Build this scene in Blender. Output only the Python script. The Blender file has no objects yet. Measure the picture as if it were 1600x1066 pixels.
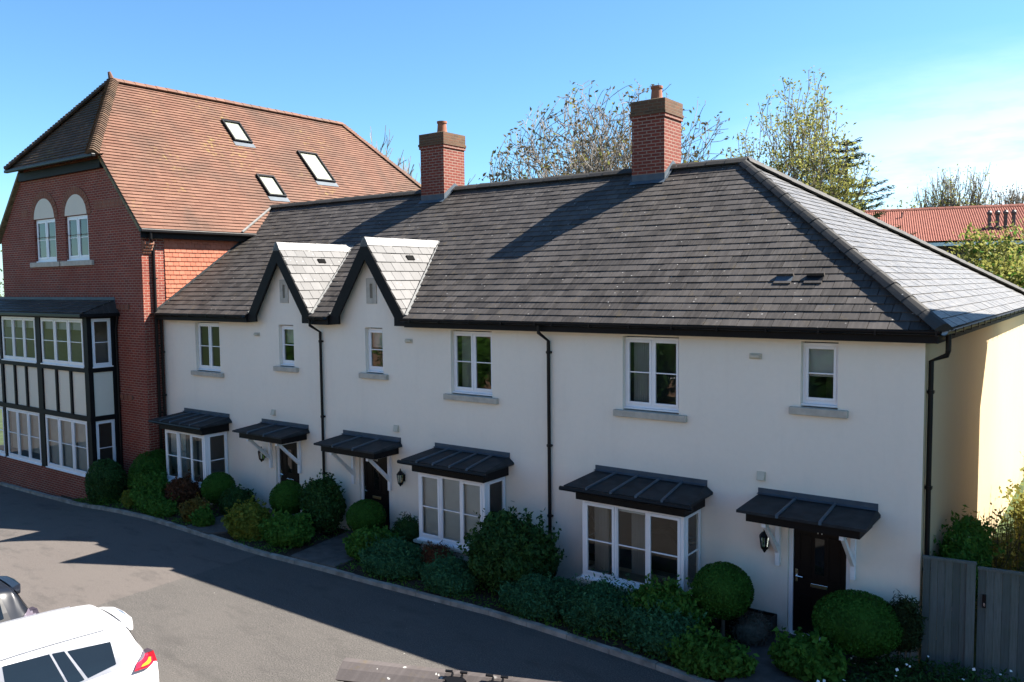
import bpy, math, random
import numpy as np
from mathutils import Vector, Matrix

C = bpy.context.scene.collection
scene = bpy.context.scene
R = math.radians
rnd = random.Random(7)
V3 = Vector

# ------------------------------------------------------------------ camera
cam_d = bpy.data.cameras.new('camera')
cam = bpy.data.objects.new('camera', cam_d); C.objects.link(cam)
cam_d.sensor_width = 36.0
cam_d.lens = 29.42
cam_d.clip_start = 0.1
cam_d.clip_end = 3000
_f = V3((-0.59318628, 0.80209338, -0.06911041))
_r = V3((0.80442348, 0.59395242, -0.01110787))
_u = V3((-0.03213875, 0.06218307, 0.99754718))
m = Matrix.Identity(4)
for i in range(3):
    m[i][0] = _r[i]; m[i][1] = _u[i]; m[i][2] = -_f[i]
m[0][3], m[1][3], m[2][3] = 0.0, -14.0, 6.15
cam.matrix_world = m
scene.camera = cam

# ------------------------------------------------------------------ sky and sun
SUN = V3((4.65, 5.0, 7.2)).normalized()
elev = math.asin(SUN.z); azim = math.atan2(SUN.x, SUN.y)
world = bpy.data.worlds.new('World'); scene.world = world
world.use_nodes = True
wn = world.node_tree; wn.nodes.clear()
w_out = wn.nodes.new('ShaderNodeOutputWorld')
w_bg = wn.nodes.new('ShaderNodeBackground')
w_sky = wn.nodes.new('ShaderNodeTexSky')
w_sky.sky_type = 'NISHITA'; w_sky.sun_disc = False
w_sky.sun_elevation = elev; w_sky.sun_rotation = azim
w_sky.altitude = 30; w_sky.air_density = 1.0; w_sky.dust_density = 0.2; w_sky.ozone_density = 3.0
w_bg.inputs['Strength'].default_value = 0.0635
# thin high cloud near the horizon
w_tc = wn.nodes.new('ShaderNodeTexCoord')
w_map = wn.nodes.new('ShaderNodeMapping'); w_map.inputs['Scale'].default_value = (2.2, 2.2, 9.0)
w_noise = wn.nodes.new('ShaderNodeTexNoise'); w_noise.inputs['Scale'].default_value = 1.6
w_noise.inputs['Detail'].default_value = 8; w_noise.inputs['Roughness'].default_value = 0.62
w_ramp = wn.nodes.new('ShaderNodeValToRGB')
w_ramp.color_ramp.elements[0].position = 0.34; w_ramp.color_ramp.elements[1].position = 0.60
w_sep = wn.nodes.new('ShaderNodeSeparateXYZ')
w_mr = wn.nodes.new('ShaderNodeMapRange')
w_mr.inputs['From Min'].default_value = 0.25; w_mr.inputs['From Max'].default_value = 0.03
w_mr.inputs['To Min'].default_value = 0.0; w_mr.inputs['To Max'].default_value = 1.0
w_dot = wn.nodes.new('ShaderNodeVectorMath'); w_dot.operation = 'DOT_PRODUCT'
w_dot.inputs[1].default_value = (0.35, 0.93, 0.0)
w_mr2 = wn.nodes.new('ShaderNodeMapRange')
w_mr2.inputs['From Min'].default_value = 0.70; w_mr2.inputs['From Max'].default_value = 0.93
w_m1 = wn.nodes.new('ShaderNodeMath'); w_m1.operation = 'MULTIPLY'
w_m2 = wn.nodes.new('ShaderNodeMath'); w_m2.operation = 'MULTIPLY'
w_mix = wn.nodes.new('ShaderNodeMix'); w_mix.data_type = 'RGBA'
L = wn.links.new
L(w_tc.outputs['Generated'], w_map.inputs['Vector']); L(w_map.outputs[0], w_noise.inputs['Vector'])
L(w_noise.outputs['Fac'], w_ramp.inputs[0])
L(w_tc.outputs['Generated'], w_sep.inputs[0]); L(w_sep.outputs['Z'], w_mr.inputs['Value'])
L(w_tc.outputs['Generated'], w_dot.inputs[0]); L(w_dot.outputs['Value'], w_mr2.inputs['Value'])
L(w_mr.outputs[0], w_m1.inputs[0]); L(w_mr2.outputs[0], w_m1.inputs[1])
L(w_m1.outputs[0], w_m2.inputs[0]); L(w_ramp.outputs[0], w_m2.inputs[1])
L(w_m2.outputs[0], w_mix.inputs['Factor'])
w_tint = wn.nodes.new('ShaderNodeMix'); w_tint.data_type = 'RGBA'; w_tint.blend_type = 'MULTIPLY'; w_tint.inputs['Factor'].default_value = 1.0
w_tint.inputs['B'].default_value = (0.53, 0.77, 0.90, 1)
L(w_sky.outputs[0], w_tint.inputs['A']); L(w_tint.outputs['Result'], w_mix.inputs['A']); w_mix.inputs['B'].default_value = (8.2, 8.6, 9.2, 1)
L(w_mix.outputs['Result'], w_bg.inputs['Color']); L(w_bg.outputs[0], w_out.inputs[0])

sun_d = bpy.data.lights.new('sun', 'SUN'); sun_d.energy = 5.0; sun_d.angle = R(0.5)
sun_d.color = (1.0, 0.93, 0.84)
sun = bpy.data.objects.new('sun', sun_d); C.objects.link(sun)
sun.rotation_euler = SUN.to_track_quat('Z', 'Y').to_euler()
sun.location = (20, 25, 40)

vs = scene.view_settings
vs.view_transform = 'Standard'; vs.look = 'None'; vs.gamma = 1.0; vs.exposure = 2.0; vs.use_curve_mapping = False

# ------------------------------------------------------------------ materials
class NT:
    def __init__(s, name):
        s.m = bpy.data.materials.new(name); s.m.use_nodes = True
        s.t = s.m.node_tree; s.t.nodes.clear()
        s.out = s.t.nodes.new('ShaderNodeOutputMaterial')
    def n(s, typ, **kw):
        nd = s.t.nodes.new('ShaderNode' + typ)
        for k, v in kw.items():
            if k[0] == '_': setattr(nd, k[1:], v)
            else: nd.inputs[k.replace('__', ' ')].default_value = v
        return nd
    def l(s, a, b): s.t.links.new(a, b)
    def uv(s, scale=(1, 1, 1)):
        u = s.n('UVMap'); mp = s.n('Mapping'); mp.inputs['Scale'].default_value = scale
        s.l(u.outputs[0], mp.inputs['Vector']); return mp.outputs[0]
    def pos(s, scale=(1, 1, 1)):
        g = s.n('TexCoord'); mp = s.n('Mapping'); mp.inputs['Scale'].default_value = scale
        s.l(g.outputs['Object'], mp.inputs['Vector']); return mp.outputs[0]
    def noise(s, vec, scale, detail=4, rough=0.55):
        nd = s.n('TexNoise', Scale=scale, Detail=detail, Roughness=rough); s.l(vec, nd.inputs['Vector']); return nd.outputs['Fac']
    def ramp(s, fac, stops):
        r = s.n('ValToRGB'); cr = r.color_ramp
        while len(cr.elements) < len(stops): cr.elements.new(0.5)
        for e, (p, c) in zip(cr.elements, stops):
            e.position = p; e.color = (c, c, c, 1) if isinstance(c, (int, float)) else tuple(c) + (1,)
        s.l(fac, r.inputs[0]); return r.outputs[0]
    def mix(s, fac, a, b, mode='MIX'):
        x = s.n('Mix', _data_type='RGBA', _blend_type=mode)
        for v, nm in ((fac, 'Factor'), (a, 'A'), (b, 'B')):
            if isinstance(v, bpy.types.NodeSocket): s.l(v, x.inputs[nm])
            elif isinstance(v, (int, float)): x.inputs[nm].default_value = v if nm == 'Factor' else (v, v, v, 1)
            else: x.inputs[nm].default_value = tuple(v) + (1,)
        return x.outputs['Result']
    def attr(s, name='tone'):
        a = s.n('Attribute'); a.attribute_name = name; return a.outputs['Fac']
    def bump(s, h, strength=0.3, dist=0.01):
        b = s.n('Bump', Strength=strength, Distance=dist); s.l(h, b.inputs['Height']); return b.outputs[0]
    def pbr(s, col, rough=0.7, normal=None, spec=0.5, metal=0.0, coat=0.0):
        p = s.n('BsdfPrincipled')
        for v, nm in ((col, 'Base Color'), (rough, 'Roughness')):
            if isinstance(v, bpy.types.NodeSocket): s.l(v, p.inputs[nm])
            elif isinstance(v, (int, float)): p.inputs[nm].default_value = v
            else: p.inputs[nm].default_value = tuple(v) + (1,)
        p.inputs['Specular IOR Level'].default_value = spec
        p.inputs['Metallic'].default_value = metal
        p.inputs['Coat Weight'].default_value = coat
        if normal: s.l(normal, p.inputs['Normal'])
        s.l(p.outputs[0], s.out.inputs[0]); return p

def simple(name, col, rough=0.6, var=0.12, nscale=6.0, spec=0.5, metal=0.0, bump=0.0, bscale=60, coat=0.0):
    t = NT(name); p = t.pos()
    f = t.noise(p, nscale, 5)
    c = t.mix(t.ramp(f, [(0.3, 0.0), (0.7, 1.0)]), [x * (1 - var) for x in col], [min(1, x * (1 + var)) for x in col])
    nrm = t.bump(t.noise(p, bscale, 3), bump, 0.01) if bump else None
    t.pbr(c, rough, nrm, spec, metal, coat)
    return t.m

def mat_render(name, col):
    t = NT(name); p = t.pos()
    big = t.noise(p, 0.55, 4); mid = t.noise(p, 9.0, 5, 0.7)
    c = t.mix(t.ramp(big, [(0.3, 0.0), (0.72, 1.0)]), [x * 0.95 for x in col], col)
    c = t.mix(t.ramp(mid, [(0.42, 0.0), (0.8, 0.35)]), c, [x * 0.88 for x in col])
    # faint run-off streaks
    st = t.noise(t.pos((1.7, 1.7, 0.30)), 1.6, 6, 0.66)
    c = t.mix(t.ramp(st, [(0.52, 0.0), (0.82, 0.24)]), c, [x * 0.76 for x in col])
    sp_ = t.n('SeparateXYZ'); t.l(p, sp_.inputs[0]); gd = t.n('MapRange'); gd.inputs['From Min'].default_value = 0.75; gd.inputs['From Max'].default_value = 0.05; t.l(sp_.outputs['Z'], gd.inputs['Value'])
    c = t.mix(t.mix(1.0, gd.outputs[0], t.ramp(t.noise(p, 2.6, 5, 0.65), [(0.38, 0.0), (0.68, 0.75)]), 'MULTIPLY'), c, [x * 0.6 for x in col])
    h = t.noise(p, 150, 3, 0.7)
    t.pbr(c, 0.9, t.bump(h, 0.55, 0.006), 0.25)
    return t.m

def mat_slate(name, base, hi, rough=0.5, spec=0.5, streak=0.35, moss=1.0, lime=0.0):
    t = NT(name); p = t.pos()
    tone = t.attr()
    c = t.mix(tone, base, hi)
    uv = t.uv((9.0, 0.7, 1))
    st = t.noise(uv, 2.2, 5, 0.65)
    c = t.mix(t.ramp(st, [(0.45, 0.0), (0.75, streak)]), c, [min(1, x * 1.7 + 0.02) for x in hi])
    blot = t.noise(p, 1.1, 4)
    c = t.mix(t.ramp(blot, [(0.5, 0.0), (0.75, 0.45)]), c, [x * 0.6 for x in base])
    # bird lime and pale lichen specks
    v = t.n('TexVoronoi', Scale=6.0); t.l(p, v.inputs['Vector'])
    sp = t.ramp(v.outputs['Distance'], [(0.05, 0.9), (0.11, 0.0)])
    msk = t.ramp(t.noise(p, 2.1, 3), [(0.47, 0.0), (0.53, 0.9)])
    c = t.mix(t.mix(1.0, sp, msk, 'MULTIPLY'), c, (0.42, 0.41, 0.38))
    if lime:
        nz = t.n('TexNoise', Scale=14.0, Detail=3.0); t.l(p, nz.inputs['Vector'])
        wv = t.n('VectorMath', _operation='MULTIPLY_ADD'); wv.inputs[1].default_value = (0.09, 0.09, 0.09); t.l(nz.outputs['Color'], wv.inputs[0]); t.l(p, wv.inputs[2])
        for sc_, lo_, hi_ in ((5.0, 0.10, 0.15), (19.0, 0.14, 0.2)):
            v2 = t.n('TexVoronoi', Scale=sc_); t.l(wv.outputs[0], v2.inputs['Vector'])
            rn = t.ramp(v2.outputs['Color'], [(0.72, 0.0), (0.78, 0.8)])
            c = t.mix(t.mix(1.0, t.ramp(v2.outputs['Distance'], [(lo_, 1.0), (hi_, 0.0)]), rn, 'MULTIPLY'), c, (0.50, 0.49, 0.45))
    # yellow brown lichen patches
    li = t.noise(p, 5.0, 6, 0.7)
    l2 = t.noise(p, 0.6, 2)
    lm = t.mix(1.0, t.ramp(li, [(0.57, 0.0), (0.70, min(1.0, 0.40 * moss))]), t.ramp(l2, [(0.44, 0.0), (0.66, 1.0)]), 'MULTIPLY')
    c = t.mix(lm, c, (0.105, 0.080, 0.040))
    h = t.noise(p, 70, 4)
    t.pbr(c, t.ramp(st, [(0.3, rough - 0.08), (0.8, rough + 0.12)]), t.bump(h, 0.25, 0.006), spec)
    return t.m

def mat_clay(name, cols, dark, moss=0.0, rough=0.75):
    t = NT(name); p = t.pos(); tone = t.attr()
    c = t.ramp(tone, [(0.0, cols[0]), (0.5, cols[1]), (1.0, cols[2])])
    b = t.noise(p, 0.45, 5, 0.6)
    c = t.mix(t.ramp(b, [(0.44, 0.0), (0.68, 0.72)]), c, dark)
    b2 = t.noise(t.pos((0.35, 1.3, 0.35)), 1.1, 5, 0.65); c = t.mix(t.ramp(b2, [(0.5, 0.0), (0.72, 0.5)]), c, [x * 0.75 for x in dark])
    s2 = t.noise(p, 14.0, 4)
    c = t.mix(t.ramp(s2, [(0.55, 0.0), (0.8, 0.4)]), c, [x * 0.6 for x in cols[0]])
    if moss:
        l = t.noise(p, 6.0, 6, 0.7); l2 = t.noise(p, 0.33, 2)
        lm = t.mix(1.0, t.ramp(l, [(0.55, 0.0), (0.66, moss)]), t.ramp(l2, [(0.52, 0.0), (0.66, 1.0)]), 'MULTIPLY')
        c = t.mix(lm, c, (0.30, 0.22, 0.06))
    h = t.noise(p, 45, 4)
    t.pbr(c, rough, t.bump(h, 0.25, 0.006), 0.3)
    return t.m

def mat_brick(name, c1, c2, mortar, rot=False, bw=0.225, rh=0.075, ms=0.010, dirt=0.0):
    t = NT(name); u = t.uv()
    if rot:
        mp = t.n('Mapping'); mp.inputs['Rotation'].default_value = (0, 0, R(90)); t.l(u, mp.inputs['Vector']); u = mp.outputs[0]
    b = t.n('TexBrick', Scale=1.0, Mortar__Size=ms, Mortar__Smooth=0.15, Bias=0.0, Brick__Width=bw, Row__Height=rh)
    b.inputs['Color1'].default_value = tuple(c1) + (1,); b.inputs['Color2'].default_value = tuple(c2) + (1,)
    b.inputs['Mortar'].default_value = tuple(mortar) + (1,)
    t.l(u, b.inputs['Vector'])
    p = t.pos(); f = t.noise(p, 1.2, 5)
    c = t.mix(t.ramp(f, [(0.35, 0.0), (0.7, 0.45)]), b.outputs['Color'], [x * 0.7 for x in c1])
    f2 = t.noise(p, 30, 4)
    c = t.mix(t.ramp(f2, [(0.5, 0.0), (0.8, 0.3)]), c, [x * 0.5 for x in c1])
    if dirt:
        f3 = t.noise(p, 4, 5); c = t.mix(t.ramp(f3, [(0.35, dirt), (0.7, dirt * 0.35)]), c, (0.06, 0.05, 0.03)); f4 = t.noise(p, 7, 6, 0.7); c = t.mix(t.ramp(f4, [(0.54, 0.0), (0.68, 0.55)]), c, (0.13, 0.075, 0.026))
    hb = t.mix(0.25, b.outputs['Fac'], f2)
    bp = t.n('Bump', Strength=0.7, Distance=0.012); bp.invert = True; t.l(hb, bp.inputs['Height'])
    t.pbr(c, 0.85, bp.outputs[0], 0.25)
    return t.m

def mat_leaf(name, lo, hi, trans=0.25, rough=0.55):
    t = NT(name); tone = t.attr()
    p = t.pos(); f = t.noise(p, 3.0, 3)
    c = t.mix(tone, lo, hi)
    c = t.mix(t.ramp(f, [(0.35, 0.0), (0.7, 0.5)]), c, [x * 1.35 for x in hi])
    pr = t.n('BsdfPrincipled'); t.l(c, pr.inputs['Base Color']); pr.inputs['Roughness'].default_value = rough
    pr.inputs['Specular IOR Level'].default_value = 0.07
    tr = t.n('BsdfTranslucent'); t.l(t.mix(0.5, c, [min(1, x * 1.8) for x in hi]), tr.inputs['Color'])
    mx = t.n('MixShader', Fac=trans); t.l(pr.outputs[0], mx.inputs[1]); t.l(tr.outputs[0], mx.inputs[2])
    t.l(mx.outputs[0], t.out.inputs[0])
    return t.m

def mat_glass(name, tint=(0.82, 0.88, 0.86), boost=1.0):
    t = NT(name)
    fr = t.n('Fresnel', IOR=1.62)
    ml = t.n('Math', _operation='MULTIPLY'); ml.inputs[1].default_value = boost; t.l(fr.outputs[0], ml.inputs[0])
    ml.use_clamp = True
    p = t.pos(); bp = t.bump(t.noise(p, 1.3, 2), 0.012, 0.05)
    g = t.n('BsdfGlossy', Roughness=0.01); t.l(bp, g.inputs['Normal'])
    tr = t.n('BsdfTransparent'); tr.inputs['Color'].default_value = tint + (1,)
    mx = t.n('MixShader'); t.l(ml.outputs[0], mx.inputs[0]); t.l(tr.outputs[0], mx.inputs[1]); t.l(g.outputs[0], mx.inputs[2])
    t.l(mx.outputs[0], t.out.inputs[0])
    return t.m

def mat_asphalt():
    t = NT('asphalt'); p = t.pos()
    sep = t.n('SeparateXYZ'); t.l(p, sep.inputs[0])
    fine = t.noise(p, 42, 5, 0.8); mid = t.noise(p, 7.0, 5, 0.65); big = t.noise(p, 0.45, 4)
    c = t.mix(t.ramp(fine, [(0.40, 0.0), (0.61, 1.0)]), (0.0222, 0.0207, 0.0192), (0.1295, 0.1199, 0.1095))
    c = t.mix(t.ramp(mid, [(0.35, 0.0), (0.7, 0.5)]), c, (0.0533, 0.0503, 0.0474))
    c = t.mix(t.ramp(big, [(0.4, 0.0), (0.65, 0.45)]), c, (0.0888, 0.0814, 0.0740))
    # older, paler surfacing left of a cut joint
    wob = t.n('Math', _operation='MULTIPLY_ADD'); wob.inputs[1].default_value = 0.12; t.l(mid, wob.inputs[0]); t.l(sep.outputs['X'], wob.inputs[2])
    side = t.n('MapRange'); side.inputs['From Min'].default_value = -15.88; side.inputs['From Max'].default_value = -15.86
    t.l(wob.outputs[0], side.inputs['Value'])
    c = t.mix(side.outputs[0], t.mix(0.42, c, (0.1221, 0.1021, 0.0918)), c)
    stn = t.noise(t.pos((1.0, 2.6, 1.0)), 0.8, 6, 0.7)
    c = t.mix(t.ramp(stn, [(0.52, 0.0), (0.66, 0.55)]), c, (0.0444, 0.0414, 0.0385))
    v = t.n('TexVoronoi', Scale=2.6); t.l(p, v.inputs['Vector'])
    sp = t.mix(1.0, t.ramp(v.outputs['Distance'], [(0.02, 1.0), (0.035, 0.0)]), t.ramp(t.noise(p, 0.9, 2), [(0.44, 0.0), (0.5, 1.0)]), 'MULTIPLY')
    c = t.mix(sp, c, (0.3330, 0.3256, 0.2960))
    h = t.mix(0.3, fine, mid)
    t.pbr(c, 0.82, t.bump(h, 0.7, 0.012), 0.25)
    return t.m

def mat_wood_fence():
    t = NT('weathered_fence_wood'); tone = t.attr()
    c = t.mix(tone, (0.072, 0.088, 0.088), (0.145, 0.162, 0.152))
    g = t.noise(t.pos((14, 14, 0.8)), 4.0, 6, 0.65)
    c = t.mix(t.ramp(g, [(0.4, 0.0), (0.75, 0.6)]), c, (0.045, 0.05, 0.042))
    gr = t.noise(t.pos(), 1.5, 4); c = t.mix(t.ramp(gr, [(0.45, 0.0), (0.75, 0.4)]), c, (0.07, 0.095, 0.06))
    t.pbr(c, 0.85, t.bump(g, 0.4, 0.006), 0.2)
    return t.m

def mat_pantile():
    t = NT('red_pantile'); p = t.pos(); tone = t.attr()
    c = t.mix(tone, (0.205, 0.058, 0.036), (0.255, 0.080, 0.050))
    f = t.noise(p, 0.5, 5); c = t.mix(t.ramp(f, [(0.45, 0.0), (0.75, 0.4)]), c, (0.1980, 0.0462, 0.0277))
    t.pbr(c, 0.8, None, 0.3)
    return t.m

M = dict(
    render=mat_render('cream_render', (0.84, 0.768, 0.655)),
    slate=mat_slate('dark_slate', (0.0300, 0.0262, 0.0230), (0.0640, 0.0570, 0.0515), 0.66, 0.22, 0.42, 2.2),
    slate_pale=mat_slate('worn_slate', (0.0288, 0.0288, 0.0292), (0.0624, 0.0624, 0.0628), 0.56, 0.4, 0.6, 0.4),
    slate_hip=mat_slate('streaked_slate', (0.0296, 0.0289, 0.0281), (0.0548, 0.0533, 0.0518), 0.52, 0.45, 0.75, 0.4),  # hip end slates with stronger pale streaks
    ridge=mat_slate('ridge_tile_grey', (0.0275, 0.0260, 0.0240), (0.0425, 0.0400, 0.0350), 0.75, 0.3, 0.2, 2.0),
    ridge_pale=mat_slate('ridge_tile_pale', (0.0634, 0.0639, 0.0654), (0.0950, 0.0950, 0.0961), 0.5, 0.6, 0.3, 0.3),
    clay=mat_clay('clay_tile', [(0.1221, 0.0562, 0.0355), (0.1391, 0.0666, 0.0429), (0.1569, 0.0784, 0.0511)], (0.0777, 0.0488, 0.0348), 0.75),
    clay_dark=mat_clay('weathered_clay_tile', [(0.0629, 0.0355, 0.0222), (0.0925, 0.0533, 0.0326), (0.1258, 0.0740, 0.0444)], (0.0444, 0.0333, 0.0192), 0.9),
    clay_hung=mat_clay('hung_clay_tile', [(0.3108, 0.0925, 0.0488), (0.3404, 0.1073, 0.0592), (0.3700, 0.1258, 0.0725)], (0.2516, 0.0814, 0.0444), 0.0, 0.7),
    brick=mat_brick('red_brick', (0.2294, 0.0429, 0.0252), (0.1369, 0.0296, 0.0222), (0.3108, 0.2146, 0.1628), ms=0.010),
    brick_ch=mat_brick('chimney_brick', (0.1924, 0.0414, 0.0266), (0.1332, 0.0311, 0.0222), (0.2812, 0.1998, 0.1554), bw=0.235, rh=0.0785, ms=0.012),
    brick_old=mat_brick('mossy_brick', (0.150, 0.062, 0.034), (0.090, 0.046, 0.028), (0.135, 0.105, 0.07), dirt=0.32),
    brick_sold=mat_brick('soldier_brick', (0.2516, 0.0851, 0.0444), (0.1998, 0.0629, 0.0370), (0.2220, 0.1628, 0.1258), rot=True, bw=0.24, rh=0.078),
    render_y=mat_render('yellow_render', (0.57, 0.445, 0.275)),
    tile_wall=simple('pale_bounce_brick', (0.3404, 0.2220, 0.1554), 0.9, 0.15, 3, 0.2),  # warm pale tone for the unseen house that bounces light
    tymp=mat_render('cream_plaster', (0.66, 0.62, 0.52)),
    panel=mat_render('pale_plaster', (0.72, 0.675, 0.555)),
    black=simple('black_painted_timber', (0.0065, 0.0065, 0.007), 0.6, 0.25, 5, 0.16, bump=0.1),
    blackp=simple('black_plastic', (0.006, 0.006, 0.0065), 0.42, 0.2, 5, 0.2),
    white=simple('white_plastic', (0.78, 0.79, 0.80), 0.35, 0.03, 3),
    whitep=simple('white_painted_timber', (0.74, 0.75, 0.76), 0.5, 0.06, 6),
    glass=mat_glass('window_glass', boost=1.15),
    stone=simple('cast_stone', (0.44, 0.41, 0.345), 0.85, 0.14, 7, 0.3, bump=0.2),
    lead=simple('lead_sheet', (0.046, 0.066, 0.086), 0.6, 0.25, 4, 0.5, bump=0.15, bscale=25),
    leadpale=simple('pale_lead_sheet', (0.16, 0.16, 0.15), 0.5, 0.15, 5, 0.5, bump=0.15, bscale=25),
    felt=simple('dark_lead_roof', (0.017, 0.021, 0.024), 0.7, 0.45, 4.5, 0.25, bump=0.2, bscale=25),
    door=simple('black_door_paint', (0.004, 0.004, 0.0045), 0.4, 0.2, 3, 0.2),
    chrome=simple('bright_metal', (0.75, 0.75, 0.76), 0.2, 0.04, 4, 0.5, 1.0),
    brass=simple('aged_brass', (0.42, 0.36, 0.22), 0.35, 0.1, 4, 0.5, 1.0),
    slot_shade=simple('painted_slot_shade', (0.20, 0.18, 0.14), 0.95, 0.2, 8, 0.1),  # darker stone tone, stands for the shade inside the slit
    soot=simple('matt_black', (0.012, 0.012, 0.012), 0.95, 0.2, 5, 0.0),
    beige=simple('beige_plastic', (0.50, 0.46, 0.36), 0.6, 0.08, 8),
    pot=simple('terracotta', (0.2442, 0.0962, 0.0555), 0.8, 0.25, 7, 0.3, bump=0.15),
    mortar=simple('mossy_mortar', (0.15, 0.125, 0.075), 0.9, 0.5, 9, 0.2, bump=0.5, bscale=30),
    room=simple('dim_room_walls', (0.20, 0.21, 0.215), 0.9, 0.08, 2),
    curtain=simple('pale_curtain', (0.58, 0.60, 0.61), 0.9, 0.06, 3),
    blind=simple('white_blind', (0.62, 0.69, 0.75), 0.8, 0.05, 4),
    sofa=simple('dark_upholstery', (0.022, 0.020, 0.019), 0.85, 0.2, 4),
    soil=simple('bark_mulch', (0.040, 0.030, 0.022), 0.95, 0.5, 16, 0.2, bump=0.9, bscale=40),
    kerb=simple('concrete_kerb', (0.25, 0.235, 0.205), 0.9, 0.40, 3.5, 0.3, bump=0.5, bscale=40),
    paving=simple('dark_paving', (0.0740, 0.0710, 0.0666), 0.85, 0.3, 5, 0.3, bump=0.3, bscale=50),
    asphalt=mat_asphalt(),
    grass=simple('rough_grass', (0.0407, 0.0629, 0.0207), 0.95, 0.5, 1.5, 0.2, bump=0.5, bscale=20),
    bark=simple('grey_bark', (0.13, 0.105, 0.08), 0.9, 0.35, 6, 0.2, bump=0.5, bscale=30),
    bark_pale=simple('pale_bark', (0.20, 0.175, 0.145), 0.9, 0.3, 6, 0.2, bump=0.4, bscale=30),
    fence=mat_wood_fence(),
    pantile=mat_pantile(),
    umber=simple('dark_brown_cladding', (0.075, 0.045, 0.032), 0.8, 0.2, 3),
    purple=mat_slate('old_cement_sheet', (0.058, 0.050, 0.047), (0.092, 0.080, 0.076), 0.9, 0.12, 0.3, 2.4, lime=1.0),
    lime=simple('bird_lime', (0.62, 0.61, 0.57), 0.9, 0.1, 20, 0.2),
    rust=simple('rusty_stain', (0.16, 0.075, 0.035), 0.9, 0.4, 20, 0.2),
    flue=simple('brown_flue', (0.085, 0.050, 0.040), 0.5, 0.2, 4),
    carwhite=simple('white_car_paint', (0.6068, 0.6068, 0.6068), 0.22, 0.01, 2, 0.5, coat=0.6),
    carblue=simple('dark_blue_car_paint', (0.008, 0.010, 0.015), 0.32, 0.05, 2, 0.3, coat=0.25),
    carblack=simple('black_trim', (0.012, 0.012, 0.013), 0.4, 0.2, 5),
    cartrim=simple('grey_trim', (0.30, 0.30, 0.31), 0.35, 0.1, 4, metal=0.6),
    carglass=simple('tinted_glass', (0.006, 0.008, 0.009), 0.03, 0.05, 2, 0.65),
    lampred=simple('red_lens', (0.55, 0.010, 0.030), 0.12, 0.1, 8, 0.6, coat=0.6),
    lamporange=simple('amber_lens', (0.85, 0.24, 0.02), 0.12, 0.1, 8, 0.6),
    lampsmoke=simple('smoky_lens', (0.10, 0.085, 0.11), 0.15, 0.1, 8, 0.6),
    rubber=simple('tyre_rubber', (0.02, 0.02, 0.02), 0.8, 0.2, 6, 0.3),
    alloy=simple('alloy_wheel', (0.3330, 0.3330, 0.3404), 0.3, 0.05, 4, metal=0.9),
    petal=simple('white_petals', (0.78, 0.78, 0.74), 0.8, 0.03, 9, 0.2),
    lf_box=mat_leaf('box_leaf', (0.0174, 0.0566, 0.0087), (0.0435, 0.1219, 0.0174), 0.18),
    lf_dark=mat_leaf('laurel_leaf', (0.0119, 0.0392, 0.0119), (0.0370, 0.0925, 0.0239), 0.14, 0.45),
    lf_blue=mat_leaf('juniper_leaf', (0.0109, 0.0500, 0.0218), (0.0500, 0.1469, 0.0631), 0.15),
    lf_mid=mat_leaf('mid_green_leaf', (0.0261, 0.0762, 0.0131), (0.0762, 0.1796, 0.0283), 0.28),
    lf_yel=mat_leaf('yellow_green_leaf', (0.0817, 0.1142, 0.0174), (0.1796, 0.2013, 0.0326), 0.3),
    lf_gold=mat_leaf('bronze_leaf', (0.0817, 0.0631, 0.0174), (0.1687, 0.1252, 0.0305), 0.25),
    lf_red=mat_leaf('russet_leaf', (0.0544, 0.0239, 0.0152), (0.1142, 0.0500, 0.0239), 0.2),
    lf_grey=mat_leaf('grey_green_leaf', (0.060, 0.068, 0.055), (0.115, 0.120, 0.098), 0.15),
    lf_spring=mat_leaf('spring_leaf', (0.0808, 0.1020, 0.0238), (0.1742, 0.1827, 0.0510), 0.4),
    lf_spring2=mat_leaf('fresh_leaf', (0.1020, 0.1190, 0.0255), (0.2125, 0.2125, 0.0595), 0.4),
    lf_brown=mat_leaf('seedy_leaf', (0.0425, 0.0255, 0.0153), (0.1105, 0.0892, 0.0382), 0.25),
    lf_conif=mat_leaf('conifer_leaf', (0.0119, 0.0255, 0.0110), (0.0289, 0.0493, 0.0170), 0.1),
    lf_gcon=mat_leaf('golden_conifer_leaf', (0.0723, 0.0892, 0.0170), (0.1445, 0.1487, 0.0298), 0.2),
)

# ------------------------------------------------------------------ mesh helpers
def origin(o):
    v = V3((0, 0, 0))
    while o: v += o.location; o = o.parent
    return v

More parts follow.
